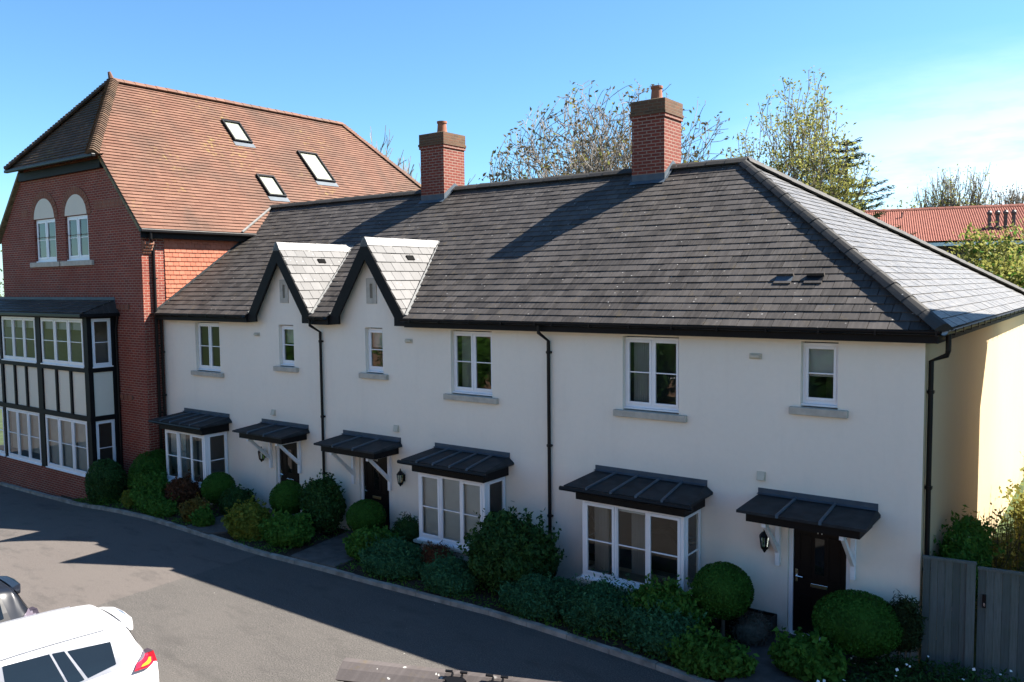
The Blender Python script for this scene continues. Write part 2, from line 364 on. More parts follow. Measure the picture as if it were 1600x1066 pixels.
class MB:
    """collects faces in world metres; build() links them as one mesh object"""
    def __init__(s): s.v = []; s.f = []; s.t = []; s.mi = []
    def poly(s, pts, tone=None, mi=0):
        b = len(s.v); s.v.extend([tuple(p) for p in pts]); s.f.append(tuple(range(b, b + len(pts))))
        s.t.append(rnd.random() if tone is None else tone); s.mi.append(mi)
    def box(s, x0, x1, y0, y1, z0, z1, tone=None, mi=0):
        s.obox(V3((x0, y0, z0)), V3((x1 - x0, 0, 0)), V3((0, y1 - y0, 0)), V3((0, 0, z1 - z0)), tone, mi)
    def obox(s, o, a, b, c, tone=None, mi=0):
        o = V3(o); a = V3(a); b = V3(b); c = V3(c)
        if a.cross(b).dot(c) < 0: a, b = b, a
        if tone is None: tone = rnd.random()
        p = [o, o + a, o + a + b, o + b, o + c, o + a + c, o + a + b + c, o + b + c]
        for f in ((0, 3, 2, 1), (4, 5, 6, 7), (0, 1, 5, 4), (1, 2, 6, 5), (2, 3, 7, 6), (3, 0, 4, 7)):
            s.poly([p[i] for i in f], tone, mi)
    def prism(s, pts, d, tone=None, mi=0):
        """planar polygon pushed along d (closed solid)"""
        pts = [V3(p) for p in pts]; d = V3(d)
        n = V3((0, 0, 0))
        for i in range(len(pts)): n += pts[i].cross(pts[(i + 1) % len(pts)])
        if n.dot(d) > 0: pts.reverse()
        q = [p + d for p in pts]
        if tone is None: tone = rnd.random()
        s.poly(pts, tone, mi); s.poly(q[::-1], tone, mi)
        for i in range(len(pts)):
            j = (i + 1) % len(pts); s.poly([pts[j], pts[i], q[i], q[j]], tone, mi)
    def tube(s, pts, rad, n=8, cap=True, tone=None, mi=0):
        pts = [V3(p) for p in pts]
        if not isinstance(rad, (list, tuple)): rad = [rad] * len(pts)
        rings = []; side = None
        if tone is None: tone = rnd.random()
        for i, p in enumerate(pts):
            d = (pts[min(i + 1, len(pts) - 1)] - pts[max(i - 1, 0)]).normalized()
            if side is None: side = d.orthogonal().normalized()
            side = (side - d * side.dot(d)).normalized(); up = d.cross(side)
            rings.append([p + (side * math.cos(2 * math.pi * k / n) + up * math.sin(2 * math.pi * k / n)) * rad[i] for k in range(n)])
        for i in range(len(pts) - 1):
            for k in range(n):
                j = (k + 1) % n; s.poly([rings[i][k], rings[i][j], rings[i + 1][j], rings[i + 1][k]], tone, mi)
        if cap: s.poly(rings[0][::-1], tone, mi); s.poly(rings[-1], tone, mi)
    def lathe(s, c, prof, n=14, tone=None, mi=0):
        c = V3(c); rings = [[c + V3((r * math.cos(2 * math.pi * k / n), r * math.sin(2 * math.pi * k / n), z)) for k in range(n)] for r, z in prof]
        if tone is None: tone = rnd.random()
        for a, b in zip(rings, rings[1:]):
            for k in range(n):
                j = (k + 1) % n; s.poly([a[k], a[j], b[j], b[k]], tone, mi)
        s.poly(rings[0][::-1], tone, mi); s.poly(rings[-1], tone, mi)
    def build(s, name, mat, parent=None, smooth=False, bevel=0.0, local=False):
        mats = mat if isinstance(mat, (list, tuple)) else [mat]
        o = V3((0, 0, 0)) if (local or parent is None) else origin(parent)
        co = np.array(s.v, dtype=np.float32).reshape(-1, 3)
        me = bpy.data.meshes.new(name)
        me.from_pydata((co - np.array(o, dtype=np.float32)).tolist(), [], s.f)
        a = me.attributes.new('tone', 'FLOAT', 'FACE'); a.data.foreach_set('value', np.array(s.t, dtype=np.float32))
        uvl = me.uv_layers.new(name='UVMap'); uv = np.zeros((len(me.loops), 2), dtype=np.float32); k = 0
        for f in s.f:
            p = co[list(f)]
            n = np.cross(p[1] - p[0], p[2] - p[0]) if len(f) > 2 else np.array((0, 0, 1))
            ax = int(np.argmax(np.abs(n)))
            uv[k:k + len(f)] = p[:, (1, 2)] if ax == 0 else (p[:, (0, 2)] if ax == 1 else p[:, (0, 1)])
            k += len(f)
        uvl.data.foreach_set('uv', uv.ravel())
        for mm in mats: me.materials.append(mm)
        if len(mats) > 1: me.polygons.foreach_set('material_index', s.mi)
        if smooth: me.polygons.foreach_set('use_smooth', [True] * len(s.f))
        ob = bpy.data.objects.new(name, me); C.objects.link(ob)
        if parent: ob.parent = parent
        if bevel:
            wl = ob.modifiers.new('weld', 'WELD'); wl.merge_threshold = 0.0005
            bv = ob.modifiers.new('bevel', 'BEVEL'); bv.width = bevel; bv.segments = 2; bv.limit_method = 'ANGLE'; bv.angle_limit = R(40)
        return ob

def tag(o, label=None, cat=None, group=None, kind=None):
    if label: o['label'] = label
    if cat: o['category'] = cat
    if group: o['group'] = group
    if kind: o['kind'] = kind
    return o

def thing(name, label, cat, loc=(0, 0, 0), group=None, rotz=0.0):
    o = bpy.data.objects.new(name, None); C.objects.link(o); o.location = loc; o.rotation_euler = (0, 0, rotz)
    o.empty_display_size = 0.3
    return tag(o, label, cat, group)

def copy_tree(o, parent=None):
    c = o.copy(); C.objects.link(c)
    if parent: c.parent = parent
    for ch in list(o.children): copy_tree(ch, c)
    return c

def clip(poly, a, b, c):
    """keep the part of a 2-D polygon with a*u + b*v + c >= 0"""
    out = []
    for i in range(len(poly)):
        p, q = poly[i], poly[(i + 1) % len(poly)]
        dp = a * p[0] + b * p[1] + c; dq = a * q[0] + b * q[1] + c
        if dp >= 0: out.append(p)
        if dp * dq < 0:
            t = dp / (dp - dq); out.append((p[0] + (q[0] - p[0]) * t, p[1] + (q[1] - p[1]) * t))
    return out

def area(p): return 0.5 * sum(p[i][0] * p[(i + 1) % len(p)][1] - p[(i + 1) % len(p)][0] * p[i][1] for i in range(len(p)))

def shingles(mb, O, U, Vv, poly, gauge, width, thick, excl=(), gap=0.010, base=True, mi=0, jit=0.006, phase=0.0):
    """courses of separate slates or tiles on the plane O + u*U + v*V, clipped to a convex polygon"""
    O = V3(O); U = V3(U).normalized(); Vv = V3(Vv).normalized(); N = U.cross(Vv)
    if area(poly) < 0: poly = poly[::-1]
    edges = []
    for i in range(len(poly)):
        (x0, y0), (x1, y1) = poly[i], poly[(i + 1) % len(poly)]
        edges.append((-(y1 - y0), (x1 - x0), (y1 - y0) * x0 - (x1 - x0) * y0))
    us = [p[0] for p in poly]; vs_ = [p[1] for p in poly]
    row = int(math.floor(min(vs_) / gauge)); v0 = row * gauge
    while v0 < max(vs_):
        off = (row % 2) * width * 0.5 + phase + rnd.uniform(-0.06, 0.06) * width
        k = int(math.floor((min(us) - off) / width)); u0 = off + k * width
        while u0 < max(us):
            rect = [(u0 + gap / 2, v0), (u0 + width - gap / 2, v0), (u0 + width - gap / 2, v0 + gauge), (u0 + gap / 2, v0 + gauge)]
            u0 += width
            for e in edges:
                rect = clip(rect, *e)
                if not rect: break
            if not rect: continue
            pieces = [rect]
            for (uc, vc, ul, ur, vb) in excl:      # triangular openings under the gables
                nxt = []
                for pc in pieces:
                    l = clip(pc, -1, 0, uc)
                    if l: l = clip(l, -(vc - vb), (uc - ul), (vc - vb) * ul - (uc - ul) * vb)
                    r_ = clip(pc, 1, 0, -uc)
                    if r_: r_ = clip(r_, (vc - vb), (ur - uc), -(vc - vb) * ur - (ur - uc) * vb)
                    nxt += [x for x in (l, r_) if len(x) > 2]
                pieces = nxt
            tone = rnd.random(); j = rnd.uniform(0, jit)
            for pc in pieces:
                if len(pc) < 3 or abs(area(pc)) < 1e-4: continue
                top = [O + U * u + Vv * v + N * (0.002 + j + thick * (1 - (v - v0) / gauge)) for u, v in pc]
                bot = [O + U * u + Vv * v - N * 0.012 for u, v in pc]
                mb.poly(top, tone, mi)
                for i in range(len(pc)):
                    q = (i + 1) % len(pc)
                    if abs(pc[i][1] - v0) < 1e-5 and abs(pc[q][1] - v0) < 1e-5 or abs(pc[i][0] - pc[q][0]) < 1e-5:
                        mb.poly([top[i], bot[i], bot[q], top[q]], tone, mi)
        v0 += gauge; row += 1
    return O, U, Vv, N

def ridge_caps(mb, p0, p1, wid, hgt, seg, up=None, taper=0.012, thick=0.03, mi=0, n=1.0):
    p0 = V3(p0); p1 = V3(p1); d = (p1 - p0); Ln = d.length; d.normalize()
    up = V3((0, 0, 1)) if up is None else V3(up)
    side = d.cross(up).normalized(); up = side.cross(d).normalized()
    k = max(1, int(round(Ln / seg))); st = Ln / k
    for i in range(k):
        a = p0 + d * (i * st - 0.01); b = p0 + d * ((i + 1) * st + 0.01)
        ja = rnd.uniform(-0.004, 0.004); tone = rnd.random()
        prof = lambda w, h: [(-w, 0), (-w * 0.55, h * 0.62), (-w * 0.18, h * 0.97), (w * 0.18, h * 0.97), (w * 0.55, h * 0.62), (w, 0)]
        A = [a + side * x + up * (y + ja) for x, y in prof(wid + taper, hgt + taper)]
        B = [b + side * x + up * (y + ja) for x, y in prof(wid, hgt)]
        Ai = [a + side * x + up * (y + ja) for x, y in [(-wid * 0.8, -thick), (wid * 0.8, -thick)]]
        Bi = [b + side * x + up * (y + ja) for x, y in [(-wid * 0.8, -thick), (wid * 0.8, -thick)]]
        for q in range(5): mb.poly([A[q + 1], A[q], B[q], B[q + 1]], tone, mi)
        mb.poly([A[0], Ai[0], Bi[0], B[0]], tone, mi); mb.poly([Ai[1], A[5], B[5], Bi[1]], tone, mi)
        mb.poly(A + [Ai[1], Ai[0]], tone, mi); mb.poly((B + [Bi[1], Bi[0]])[::-1], tone, mi)

def wall(mb, O, U, ulen, z0, z1, holes, depth, mi=0):
    """upright wall sheet from O along U with rectangular openings and their reveals; outward normal is U x Z"""
    O = V3(O); U = V3(U).normalized(); N = U.cross(V3((0, 0, 1)))
    us = sorted({0.0, ulen} | {h[0] for h in holes} | {h[1] for h in holes})
    zs = sorted({z0, z1} | {h[2] for h in holes} | {h[3] for h in holes})
    P = lambda u, z, d=0.0: O + U * u + V3((0, 0, z)) - N * d
    for a, b in zip(us, us[1:]):
        for c, d in zip(zs, zs[1:]):
            mu, mz = (a + b) / 2, (c + d) / 2
            if any(h[0] < mu < h[1] and h[2] < mz < h[3] for h in holes): continue
            mb.poly([P(a, c), P(b, c), P(b, d), P(a, d)], 0.5, mi)
    for (a, b, c, d) in holes:
        mb.poly([P(a, c), P(a, d), P(a, d, depth), P(a, c, depth)], 0.5, mi)
        mb.poly([P(b, d), P(b, c), P(b, c, depth), P(b, d, depth)], 0.5, mi)
        mb.poly([P(a, d), P(b, d), P(b, d, depth), P(a, d, depth)], 0.5, mi)
        mb.poly([P(b, c), P(a, c), P(a, c, depth), P(b, c, depth)], 0.5, mi)

class Frame:
    """local box builder on an upright plane: u along the wall, z up, d outwards"""
    def __init__(s, mb, O, U):
        s.mb = mb; s.O = V3(O); s.U = V3(U).normalized(); s.N = s.U.cross(V3((0, 0, 1)))
    def p(s, u, z, d): return s.O + s.U * u + V3((0, 0, z)) + s.N * d
    def box(s, u0, u1, z0, z1, d0, d1, tone=None, mi=0):
        s.mb.obox(s.p(u0, z0, d0), s.U * (u1 - u0), s.N * (d1 - d0), V3((0, 0, z1 - z0)), tone, mi)

def window(parent, O, U, u0, u1, z0, z1, lights, name='window', d=0.0, bars=(0.5,), sashes=None, fr=0.055, sash=0.05, sill=True, pane_label=None):
    """white casement window: outer frame, opening sashes, thin glazing bar, panes as sub-part"""
    mb = MB(); F = Frame(mb, O, U); gl = MB(); G = Frame(gl, O, U)
    F.box(u0, u0 + fr, z0, z1, d - 0.06, d); F.box(u1 - fr, u1, z0, z1, d - 0.06, d)
    F.box(u0 + fr, u1 - fr, z1 - fr, z1, d - 0.06, d); F.box(u0 + fr, u1 - fr, z0, z0 + fr + 0.01, d - 0.06, d)
    w = (u1 - u0 - 2 * fr) / lights
    for i in range(lights):
        a = u0 + fr + w * i; b = a + w
        if i: F.box(a - 0.02, a + 0.02, z0 + fr + 0.01, z1 - fr, d - 0.055, d + 0.002)
        c, e = z0 + fr + 0.01, z1 - fr
        if i: a += 0.02
        if i < lights - 1: b -= 0.02
        s = sash if (sashes is None or sashes[i]) else 0.022
        dd = d + 0.014 if s > 0.03 else d - 0.01
        F.box(a, a + s, c, e, dd - 0.05, dd); F.box(b - s, b, c, e, dd - 0.05, dd)
        F.box(a + s, b - s, e - s, e, dd - 0.05, dd); F.box(a + s, b - s, c, c + s, dd - 0.05, dd)
        for t in bars:
            zz = c + s + (e - c - 2 * s) * t
            F.box(a + s, b - s, zz - 0.011, zz + 0.011, dd - 0.032, dd - 0.006)
        gl.poly([G.p(a + s - 0.004, c + s - 0.004, dd - 0.028), G.p(b - s + 0.004, c + s - 0.004, dd - 0.028), G.p(b - s + 0.004, e - s + 0.004, dd - 0.028), G.p(a + s - 0.004, e - s + 0.004, dd - 0.028)])
    if sill: F.box(u0 - 0.015, u1 + 0.015, z0 - 0.035, z0 - 0.001, d - 0.05, d + 0.06)
    w_ = mb.build(name, M['white'], parent, bevel=0.004)
    gl.build('pane', M['glass'], w_)
    return w_

def interior(mb, O, U, u0, u1, z0, z1, d0, depth):
    """inside faces of a room behind an opening"""
    F = Frame(mb, O, U); a, b = -d0, -(d0 + depth)
    P = F.p
    mb.poly([P(u0, z0, b), P(u1, z0, b), P(u1, z1, b), P(u0, z1, b)], 0.5)
    mb.poly([P(u0, z0, a), P(u0, z0, b), P(u0, z1, b), P(u0, z1, a)], 0.5)
    mb.poly([P(u1, z0, a), P(u1, z1, a), P(u1, z1, b), P(u1, z0, b)], 0.5)
    mb.poly([P(u0, z1, a), P(u0, z1, b), P(u1, z1, b), P(u1, z1, a)], 0.5)
    mb.poly([P(u0, z0, a), P(u1, z0, a), P(u1, z0, b), P(u0, z0, b)], 0.5)

def curtain(parent, O, U, u0, u1, z0, z1, d, name='curtain', mat='curtain', folds=9, amp=0.03, slant=0.0):
    mb = MB(); F = Frame(mb, O, U); n = folds * 6
    for i in range(n):
        q = []
        for k in (i, i + 1):
            t = k / n; dd = d + amp * math.sin(t * folds * 2 * math.pi)
            q.append((F.p(u0 + (u1 - u0) * t, z0, dd), F.p(u0 + (u1 - u0) * (t * (1 - slant)), z1, dd)))
        mb.poly([q[0][0], q[1][0], q[1][1], q[0][1]], 0.5)
    return mb.build(name, M[mat], parent, smooth=True)

def slat_blind(parent, O, U, u0, u1, z0, z1, d):
    mb = MB(); F = Frame(mb, O, U); n = int((z1 - z0) / 0.035)
    for i in range(n):
        z = z0 + (z1 - z0) * i / n
        mb.poly([F.p(u0, z, d + 0.012), F.p(u1, z, d + 0.012), F.p(u1, z + 0.034, d - 0.008), F.p(u0, z + 0.034, d - 0.008)], 0.5)
    return mb.build('blind', M['blind'], parent)

def text_mesh(body, size, loc, parent, mat, name):
    cu = bpy.data.curves.new(name, 'FONT'); cu.body = body; cu.size = size; cu.extrude = 0.004; cu.align_x = 'CENTER'
    ob = bpy.data.objects.new(name, cu); C.objects.link(ob)
    bpy.context.view_layer.update()
    me = bpy.data.meshes.new_from_object(ob); C.objects.unlink(ob); bpy.data.objects.remove(ob)
    me.transform(Matrix.Translation(V3(loc) - origin(parent)) @ Matrix.Rotation(R(90), 4, 'X'))
    me.materials.clear(); me.materials.append(mat)
    o = bpy.data.objects.new(name, me); C.objects.link(o); o.parent = parent
    return o

# ------------------------------------------------------------------ ground
def T(x):
    s = min(max((-20.5 - x) / 6.5, 0), 1); s = s * s * (3 - 2 * s)
    return -0.5 * s - 0.03 * min(max(0, -27 - x), 12)

KERB = [(-60, -1.55), (-31.4, -1.62), (-28.2, -1.74), (-26.4, -1.74), (-24.0, -1.97), (-21.8, -2.24), (-19.8, -2.29), (-17.8, -2.33), (-16.2, -2.40),
        (-15.2, -2.37), (-13.9, -2.29), (-12.5, -2.27), (-10.8, -2.2), (-9.4, -2.13), (-8.1, -2.15), (-7.2, -2.24), (-6.2, -2.29), (-5.3, -2.40), (-3.5, -2.6), (0, -3.1), (6, -4.0), (30, -6)]
def kerb_y(x):
    for (x0, y0), (x1, y1) in zip(KERB, KERB[1:]):
        if x0 <= x <= x1: return y0 + (y1 - y0) * (x - x0) / (x1 - x0)
    return KERB[0][1] if x < -60 else KERB[-1][1]
XS = sorted(set([-600, -200, -100, -60, -45, -39] + [x * 0.5 for x in range(-76, 41)] + [30, 60, 200, 600]))
mb = MB()
for a, b in zip(XS, XS[1:]):
    for y0, y1 in ((-600, -100), (-100, -3), (-3, 3), (3, 12), (12, 200), (200, 900)):
        mb.poly([(a, y0, T(a) - 0.05), (b, y0, T(b) - 0.05), (b, y1, T(b) - 0.05), (a, y1, T(a) - 0.05)])
tag(mb.build('ground', M['grass']), kind='structure')
mb = MB()
for a, b in zip(XS, XS[1:]):
    if a < -60 or b > 30: continue
    mb.poly([(a, -21.0, T(a)), (b, -21.0, T(b)), (b, kerb_y(b) + 0.02, T(b)), (a, kerb_y(a) + 0.02, T(a))])
tag(mb.build('road', M['asphalt']), kind='structure')
# kerb stones
mb = MB(); x = -31.4
while x < 4:
    ln = 0.88; x1 = x + ln - 0.012
    y0, y1 = kerb_y(x), kerb_y(x1); h = 0.085 + rnd.uniform(-0.008, 0.008)
    w = 0.13
    a = [(x, y0, T(x) - 0.1), (x1, y1, T(x1) - 0.1), (x1, y1 + w, T(x1) - 0.1), (x, y0 + w, T(x) - 0.1)]
    b = [(p[0], p[1], p[2] + 0.1 + h) for p in a]
    b[0] = (b[0][0], b[0][1] + 0.02, b[0][2]); b[1] = (b[1][0], b[1][1] + 0.02, b[1][2])
    tone = rnd.random()
    mb.poly(b, tone)
    for i in range(4):
        j = (i + 1) % 4; mb.poly([a[i], a[j], b[j], b[i]], tone)
    x += ln
tag(mb.build('kerb', M['kerb']), kind='structure')
# planted strip between kerb and houses
mb = MB(); sub = 6
for a, b in zip(XS, XS[1:]):
    if a < -27 or b > 3: continue
    for k in range(sub):
        q = []
        for xx in (a, b):
            ky = kerb_y(xx) + 0.125; yb = 0.02 if xx > -23.6 else (-0.58 if xx > -25.2 else -1.45)
            for t in (k / sub, (k + 1) / sub):
                z = T(xx) + 0.055 + (0.05 * math.sin(t * math.pi) + 0.02 * math.sin(xx * 5 + t * 9)) * (1 if 0 < t < 1 else 0)
                q.append((xx, ky + (yb - ky) * t, z))
        mb.poly([q[0], q[2], q[3], q[1]])
tag(mb.build('planting_bed', M['soil'], smooth=True), kind='structure')
# paths to the doors
for pts in ([(-19.2, 0.0), (-17.0, 0.0), (-16.9, -0.95), (-18.0, -2.27), (-19.0, -2.24), (-19.1, -1.0)],
            [(-15.3, 0.0), (-13.7, 0.0), (-13.55, -2.16), (-14.95, -2.22)],
            [(-4.95, 0.0), (-3.2, 0.0), (-2.6, -2.55), (-4.75, -2.32)]):
    mb = MB(); n = len(pts)
    mb.prism([(p[0], p[1] + (0.02 if p[1] > -0.1 else 0), T(p[0]) + 0.06) for p in pts], (0, 0, 0.065))
    tag(mb.build('path', M['paving'], bevel=0.01), kind='structure')

# ------------------------------------------------------------------ the terrace
EY, EZ = -0.30, 5.37                 # front eave line
PITCH = R(35.0); TP = math.tan(PITCH)
RY, RZ = 4.65, 5.37 + 4.95 * TP      # ridge
XE, YB = -2.25, 16.3                 # hip end eave, rear eave
XA = -7.15                           # hip apex
FU, FV = V3((1, 0, 0)), V3((0, math.cos(PITCH), math.sin(PITCH)))
VR = 4.95 / math.cos(PITCH)
GABLES = [(-17.67, 1.27), (-14.45, 1.27)]
GZ = 7.22                            # gable ridge height
GY = -0.22

def gable_excl(xc, hw):
    vb = 0.0; vc = (GZ - EZ) / math.sin(PITCH)
    return (xc, vc - 0.02, xc - hw, xc + hw, vb)

def small_gable(house, xc, hw):
    """steep gable with slates, black bargeboards and a stone slit panel"""
    yb = (GZ - EZ) / TP + EY
    sl = math.atan2(GZ - EZ, hw)
    mb = MB()
    for sgn in (1, -1):
        U = V3((0, 1, 0)) * sgn; Vv = V3((-sgn * math.cos(sl), 0, math.sin(sl)))
        O = V3((xc + sgn * hw, GY, EZ)); ln = (GZ - EZ) / math.sin(sl)
        if sgn == 1: poly = [(0, 0), (yb - GY, ln), (0, ln)]
        else: poly = [(0, 0), (0, ln), (-(yb - GY), ln)]
        shingles(mb, O, U, Vv, poly, 0.262, 0.31, 0.020)
        # underside
        N = U.cross(Vv)
        mb.poly([O + U * p[0] + Vv * p[1] - N * 0.013 for p in (poly if area(poly) > 0 else poly[::-1])], 0.2)
    g = mb.build('gable_roof', M['slate_pale'], house)
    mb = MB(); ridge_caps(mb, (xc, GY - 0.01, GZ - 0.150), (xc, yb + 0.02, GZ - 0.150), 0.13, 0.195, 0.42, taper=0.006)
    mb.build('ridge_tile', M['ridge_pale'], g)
    # pale valley strips
    mb = MB()
    for sgn in (1, -1):
        a = V3((xc + sgn * (hw + 0.02), GY + 0.02, EZ + 0.06)); b = V3((xc + sgn * 0.05, yb + 0.1, GZ + 0.03))
        d = (b - a).normalized(); nn = V3((sgn * 0.55, -0.45, 0.7)).normalized(); s = d.cross(nn).normalized() * 0.045
        mb.obox(a - s, s * 2, nn * 0.035, b - a)
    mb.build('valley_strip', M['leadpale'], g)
    # bargeboards
    w = 0.27
    for sgn in (1, -1):
        mb = MB()
        d = V3((-sgn * math.cos(sl), 0, math.sin(sl))); n = V3((-sgn * math.sin(sl), 0, -math.cos(sl)))
        foot = V3((xc + sgn * hw, GY - 0.02, EZ)) - d * 0.06; top = V3((xc, GY - 0.02, GZ))
        inn_top = top + V3((0, 0, -w / math.cos(sl))); inn_foot = foot + n * w + d * (w * math.tan(sl) * 0.55)
        mb.prism([foot, top, inn_top, inn_foot], (0, 0.05, 0))
        # flared foot
        f0 = foot
        mb.prism([V3((xc + sgn * (hw + 0.03), GY - 0.019, 5.34)), V3((xc + sgn * (hw - 0.10), GY - 0.019, 5.50)), V3((xc + sgn * (hw - 0.34), GY - 0.019, 5.42)), V3((xc + sgn * (hw - 0.34), GY - 0.019, 5.20)), V3((xc + sgn * (hw + 0.03), GY - 0.019, 5.20))], (0, 0.06, 0))
        # soffit behind the board
        mb.prism([foot + V3((0, 0.05, 0)) + n * 0.05, top + V3((0, 0.05, -0.05 / math.cos(sl))), top + V3((0, 0.05, -0.11 / math.cos(sl))), foot + V3((0, 0.05, 0)) + n * 0.11], (0, 0.17, 0))
        mb.build('bargeboard', M['black'], house)
    # stone slit panel
    mb = MB(); F = Frame(mb, (xc - 0.02, 0, 0), (1, 0, 0))
    a, b, z0, z1 = -0.17, 0.17, 5.70, 6.30
    F.box(a, -0.045, z0, z1, 0, 0.02); F.box(0.045, b, z0, z1, 0, 0.02)
    F.box(-0.045, 0.045, z0, z0 + 0.13, 0, 0.02); F.box(-0.045, 0.045, z1 - 0.13, z1, 0, 0.02)
    sp_ = mb.build('stone_panel', M['stone'], house, bevel=0.004)
    mb = MB(); F = Frame(mb, (xc - 0.02, 0, 0), (1, 0, 0)); F.box(-0.045, 0.045, z0 + 0.13, z1 - 0.13, 0, 0.003); mb.build('slot_shade', M['slot_shade'], sp_)  # flat dark plate, painted as the shade of a recess
    # small roof vent
    mb = MB(); p = V3((xc + hw * 0.27, 0.86, GZ - (GZ - EZ) * 0.27)); U = V3((0, 1, 0)); Vv = V3((-math.cos(sl), 0, math.sin(sl))); N = U.cross(Vv)
    mb.obox(p + N * 0.012, U * 0.24, Vv * 0.13, N * 0.03); mb.build('roof_vent', M['soot'], g)

def gutter_run(house, x0, x1):
    mb = MB(); n = 9; pts = []
    for k in range(n):
        a = math.pi + math.pi * k / (n - 1); pts.append((0.062 * math.cos(a), 0.062 * math.sin(a)))
    for q in range(n - 1):
        (a, b), (c, d) = pts[q], pts[q + 1]
        y, z = EY - 0.055, EZ - 0.005
        mb.poly([(x0, y + a, z + b), (x0, y + c, z + d), (x1, y + c, z + d), (x1, y + a, z + b)][::-1])
        mb.poly([(x0, y + a * .9, z + b * .9), (x0, y + c * .9, z + d * .9), (x1, y + c * .9, z + d * .9), (x1, y + a * .9, z + b * .9)])
    xx = x0 + 0.3
    while xx < x1:
        mb.box(xx, xx + 0.03, EY - 0.122, EY + 0.02, EZ - 0.078, EZ - 0.068); mb.box(xx, xx + 0.03, EY - 0.125, EY - 0.115, EZ - 0.075, EZ + 0.004); xx += 0.85
    mb.build('gutter', M['blackp'], house, smooth=False)

def fascia(house, x0, x1):
    mb = MB(); mb.box(x0, x1, EY + 0.02, EY + 0.05, 5.18, 5.36); mb.box(x0, x1, EY + 0.05, 0.0, 5.18, 5.20)
    return mb.build('fascia_board', M['black'], house)

def downpipe(house, pts, rad=0.036, clips=()):
    mb = MB(); mb.tube(pts, rad, 10)
    for z, (x, y) in clips:
        mb.box(x - 0.05, x + 0.05, y - 0.02, y + 0.07, z - 0.02, z + 0.02); mb.tube([(x, y, z - 0.03), (x, y, z + 0.03)], rad + 0.008, 10)
    return mb.build('downpipe', M['blackp'], house, smooth=False)

def lean_roof(house, x0, x1, proj, z_w, z_f, name, inset=0.10, rolls=4, fas=None):
    """lead-covered lean-to with rolls and a wall flashing"""
    mb = MB()
    A, B = (x0 + inset, -0.005, z_w), (x1 - inset, -0.005, z_w); Cc, D = (x1, -proj, z_f), (x0, -proj, z_f)
    th = 0.045
    dn = lambda p: (p[0], p[1], p[2] - th)
    E1, E2 = (x0, -0.005, z_f + 0.02), (x1, -0.005, z_f + 0.02)
    mb.poly([A, D, Cc, B]); mb.poly([D, A, E1]); mb.poly([B, Cc, E2])
    mb.poly([D, dn(D), dn(Cc), Cc]); mb.poly([Cc, dn(Cc), dn(E2), E2]); mb.poly([E1, dn(E1), dn(D), D]); mb.poly([dn(D), dn(E1), dn(E2), dn(Cc)])
    for k in range(rolls):
        t = (k + 1) / (rolls + 1); xa = A[0] + (B[0] - A[0]) * t; xb = D[0] + (Cc[0] - D[0]) * t
        mb.tube([(xa, -0.01, z_w + 0.012), (xb, -proj - 0.01, z_f + 0.012), (xb, -proj - 0.012, z_f - 0.03)], 0.026, 7, mi=1)
    r = mb.build(name, [M['felt'], M['lead']], house)
    if rolls > 2:
        mb = MB(); mb.tube([(x0 - 0.07, -proj - 0.02, z_f - 0.055), (x1 + 0.07, -proj - 0.02, z_f - 0.055)], 0.042, 8); mb.build('gutter', M['blackp'], r)
    mb = MB(); mb.box(x0 + inset - 0.02, x1 - inset + 0.02, -0.02, 0.0, z_w - 0.03, z_w + 0.10)
    mb.poly([(x0 + inset - 0.02, -0.021, z_w + 0.02), (x0 + inset - 0.02, -0.10, z_w + 0.008), (x1 - inset + 0.02, -0.10, z_w + 0.008), (x1 - inset + 0.02, -0.021, z_w + 0.02)])
    mb.build('flashing', M['lead'], r)
    mb = MB(); f0, f1, fp, fz0 = fas
    mb.box(f0, f1, -fp, -fp + 0.04, fz0, z_f - th - 0.001); mb.box(f0, f0 + 0.04, -fp + 0.04, 0, fz0, z_f - th - 0.001); mb.box(f1 - 0.04, f1, -fp + 0.04, 0, fz0, z_f - th - 0.001)
    mb.box(f0 + 0.04, f1 - 0.04, -fp + 0.04, 0, fz0 + 0.03, fz0 + 0.05)
    mb.build('fascia_board', M['black'], r)
    return r

